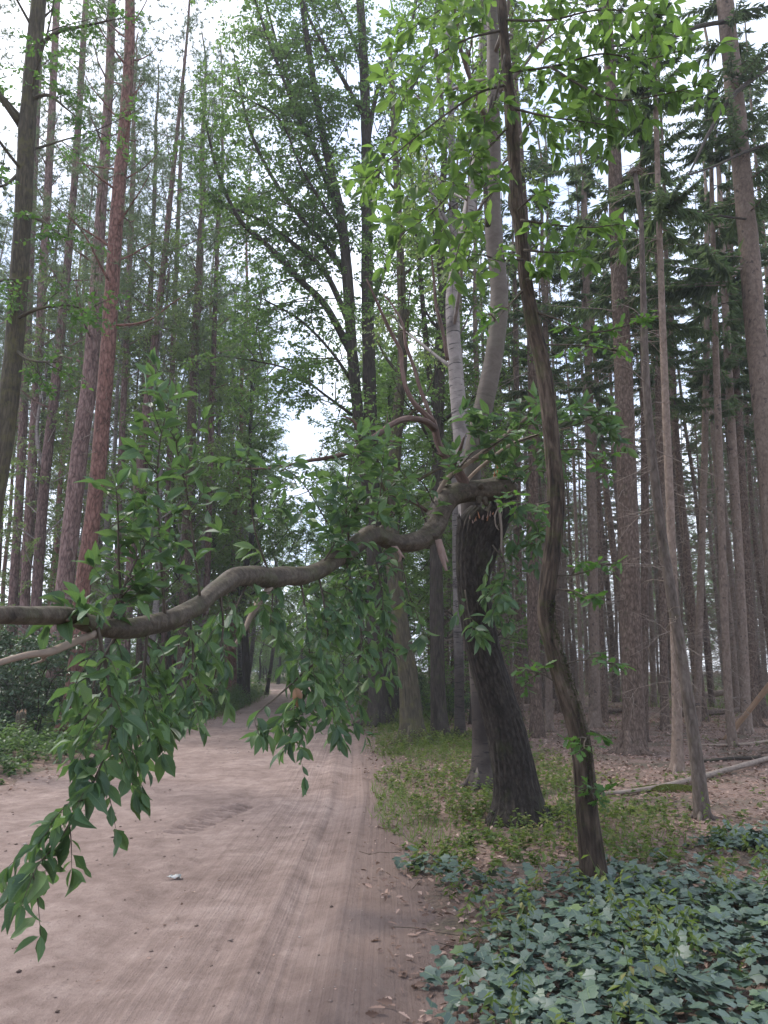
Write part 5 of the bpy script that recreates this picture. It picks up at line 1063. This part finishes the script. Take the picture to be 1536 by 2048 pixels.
p, m_, q = g3(1392, 1500, .03), g3(1470, 1498, .04), g3(1545, 1488, .04); log('fallen_branch', [(*p, .02), (*m_, .03), (*q, .03)], 'stick', 'straight pale fallen branch farther back on the litter at the right', 'branch', sub=8)
p, m_, q = g3(1405, 1530, .03), g3(1470, 1528, .04), g3(1560, 1526, .04); log('fallen_branch', [(*p, .025), (*m_, .03), (*q, .03)], 'dark', 'dark fallen branch between the pale one and the long grey one', 'branch', sub=8)
a = Acc(); p = g3(1342, 1596)                                       # moss cushion
n = 3000; r_ = np.sqrt(rng.random(n)); th = rng.random(n)*6.283; hx = r_*np.cos(th); hy = r_*np.sin(th); hz = .05*np.sqrt(np.clip(1-r_*r_, 0, 1))
leaves(a, p+np.stack([hx*.42, hy*.22, hz], -1), np.stack([rng.normal(size=n)*.5, rng.normal(size=n)*.5, np.ones(n)], -1), rng.normal(size=(n, 3)), .03, .014, DIAMOND, rng=rng); o = a.build('moss_cushion', M['mosslight'], origin=p, kind='stuff'); o.location = p
# stump in the left verge
p = gr(34, 1500); p[2] = float(gz(p[0], p[1])); t = thing('tree_stump', p, 'small pale mossy stump in the plants at the left verge', 'stump'); a = Acc()
tube(a, p+np.array([[0, 0, -.1], [0, 0, .1], [.03, 0, .4], [.01, 0, .62], [.0, 0, .68]]), [.15, .13, .11, .10, .07], 16, .05, 9, .1, 3); a.build('stem', M['mossoak'], t, p)
a = Acc()
for k in range(7): b = p+np.array([rng.normal()*.05, rng.normal()*.05, .62]); tube(a, np.array([b, b+[.0, 0, .06], b+[.01, 0, .09+.06*rng.random()]]), [.025, .018, .003], 5, lump=.2, seed=k)
a.build('broken_top', M['wood'], t, p)
# dark low stump by the foot of the brown tree
p = gr(812, 1488); p[2] = float(gz(p[0], p[1])); t = thing('tree_stump', p, 'dark little stump with pale fungus at the foot of the brown tree', 'stump'); a = Acc()
tube(a, p+np.array([[0, 0, -.1], [0, 0, .1], [.02, 0, .3], [.02, 0, .36]]), [.13, .10, .09, .05], 14, .06, 7, .1, 5); a.build('stem', M['dark'], t, p)
a = Acc()
for k in range(5):
    c = p+np.array([-.05+.04*k, -.10, .26+.05*rng.random()]); tube(a, np.array([c+[0, .03, -.012], c, c+[0, -.035, .004]]), [.03, .045, .012], 8, lump=.1, seed=k)
a.build('fungus', M['birch'], t, p)
# white scrap on the track
m, nt, o_, L = newmat('white_scrap'); b = N(nt, 'ShaderNodeBsdfPrincipled', Roughness=.7); b.inputs['Base Color'].default_value = (.40, .40, .38, 1); L(b.outputs[0], o_.inputs[0])
p = gr(349, 1763); p[2] = float(gz(p[0], p[1])); a = Acc(); k = 7
gxx, gyy = np.meshgrid(np.linspace(-.045, .045, k), np.linspace(-.02, .02, k)); gzz = .008+.014*np.abs(rng.normal(size=gxx.shape)); V = np.stack([gxx+.01*rng.normal(size=gxx.shape), gyy+.006*rng.normal(size=gxx.shape), gzz], -1).reshape(-1, 3)
i = np.arange(k-1)[:, None]*k; j = np.arange(k-1)[None]; a.add(V, np.stack([i+j, i+j+1, i+k+j+1, i+k+j], -1).reshape(-1, 4)); o = a.build('paper_scrap', m, smooth=False); o.location = p; tag(o, 'small crumpled white scrap lying on the sandy road', 'scrap')

# ------------------------------------------------------------------ thin haze volume, added to lift the blacks and veil the background
V = np.array([(x, y, z) for z in (-1.5, 46) for x, y in ((-90, -14), (90, -14), (90, 150), (-90, 150))], float)
m, nt, o_, L = newmat('haze'); vs = nt.nodes.new('ShaderNodeVolumePrincipled'); vs.inputs['Color'].default_value = (.93, .96, 1, 1); vs.inputs['Density'].default_value = .0011; vs.inputs['Anisotropy'].default_value = .2
L(vs.outputs[0], o_.inputs['Volume'])
o = link('haze', mesh_from('haze', V, [np.array([(0, 3, 2, 1), (4, 5, 6, 7), (0, 1, 5, 4), (1, 2, 6, 5), (2, 3, 7, 6), (3, 0, 4, 7)])], [m])); o['kind'] = 'stuff'
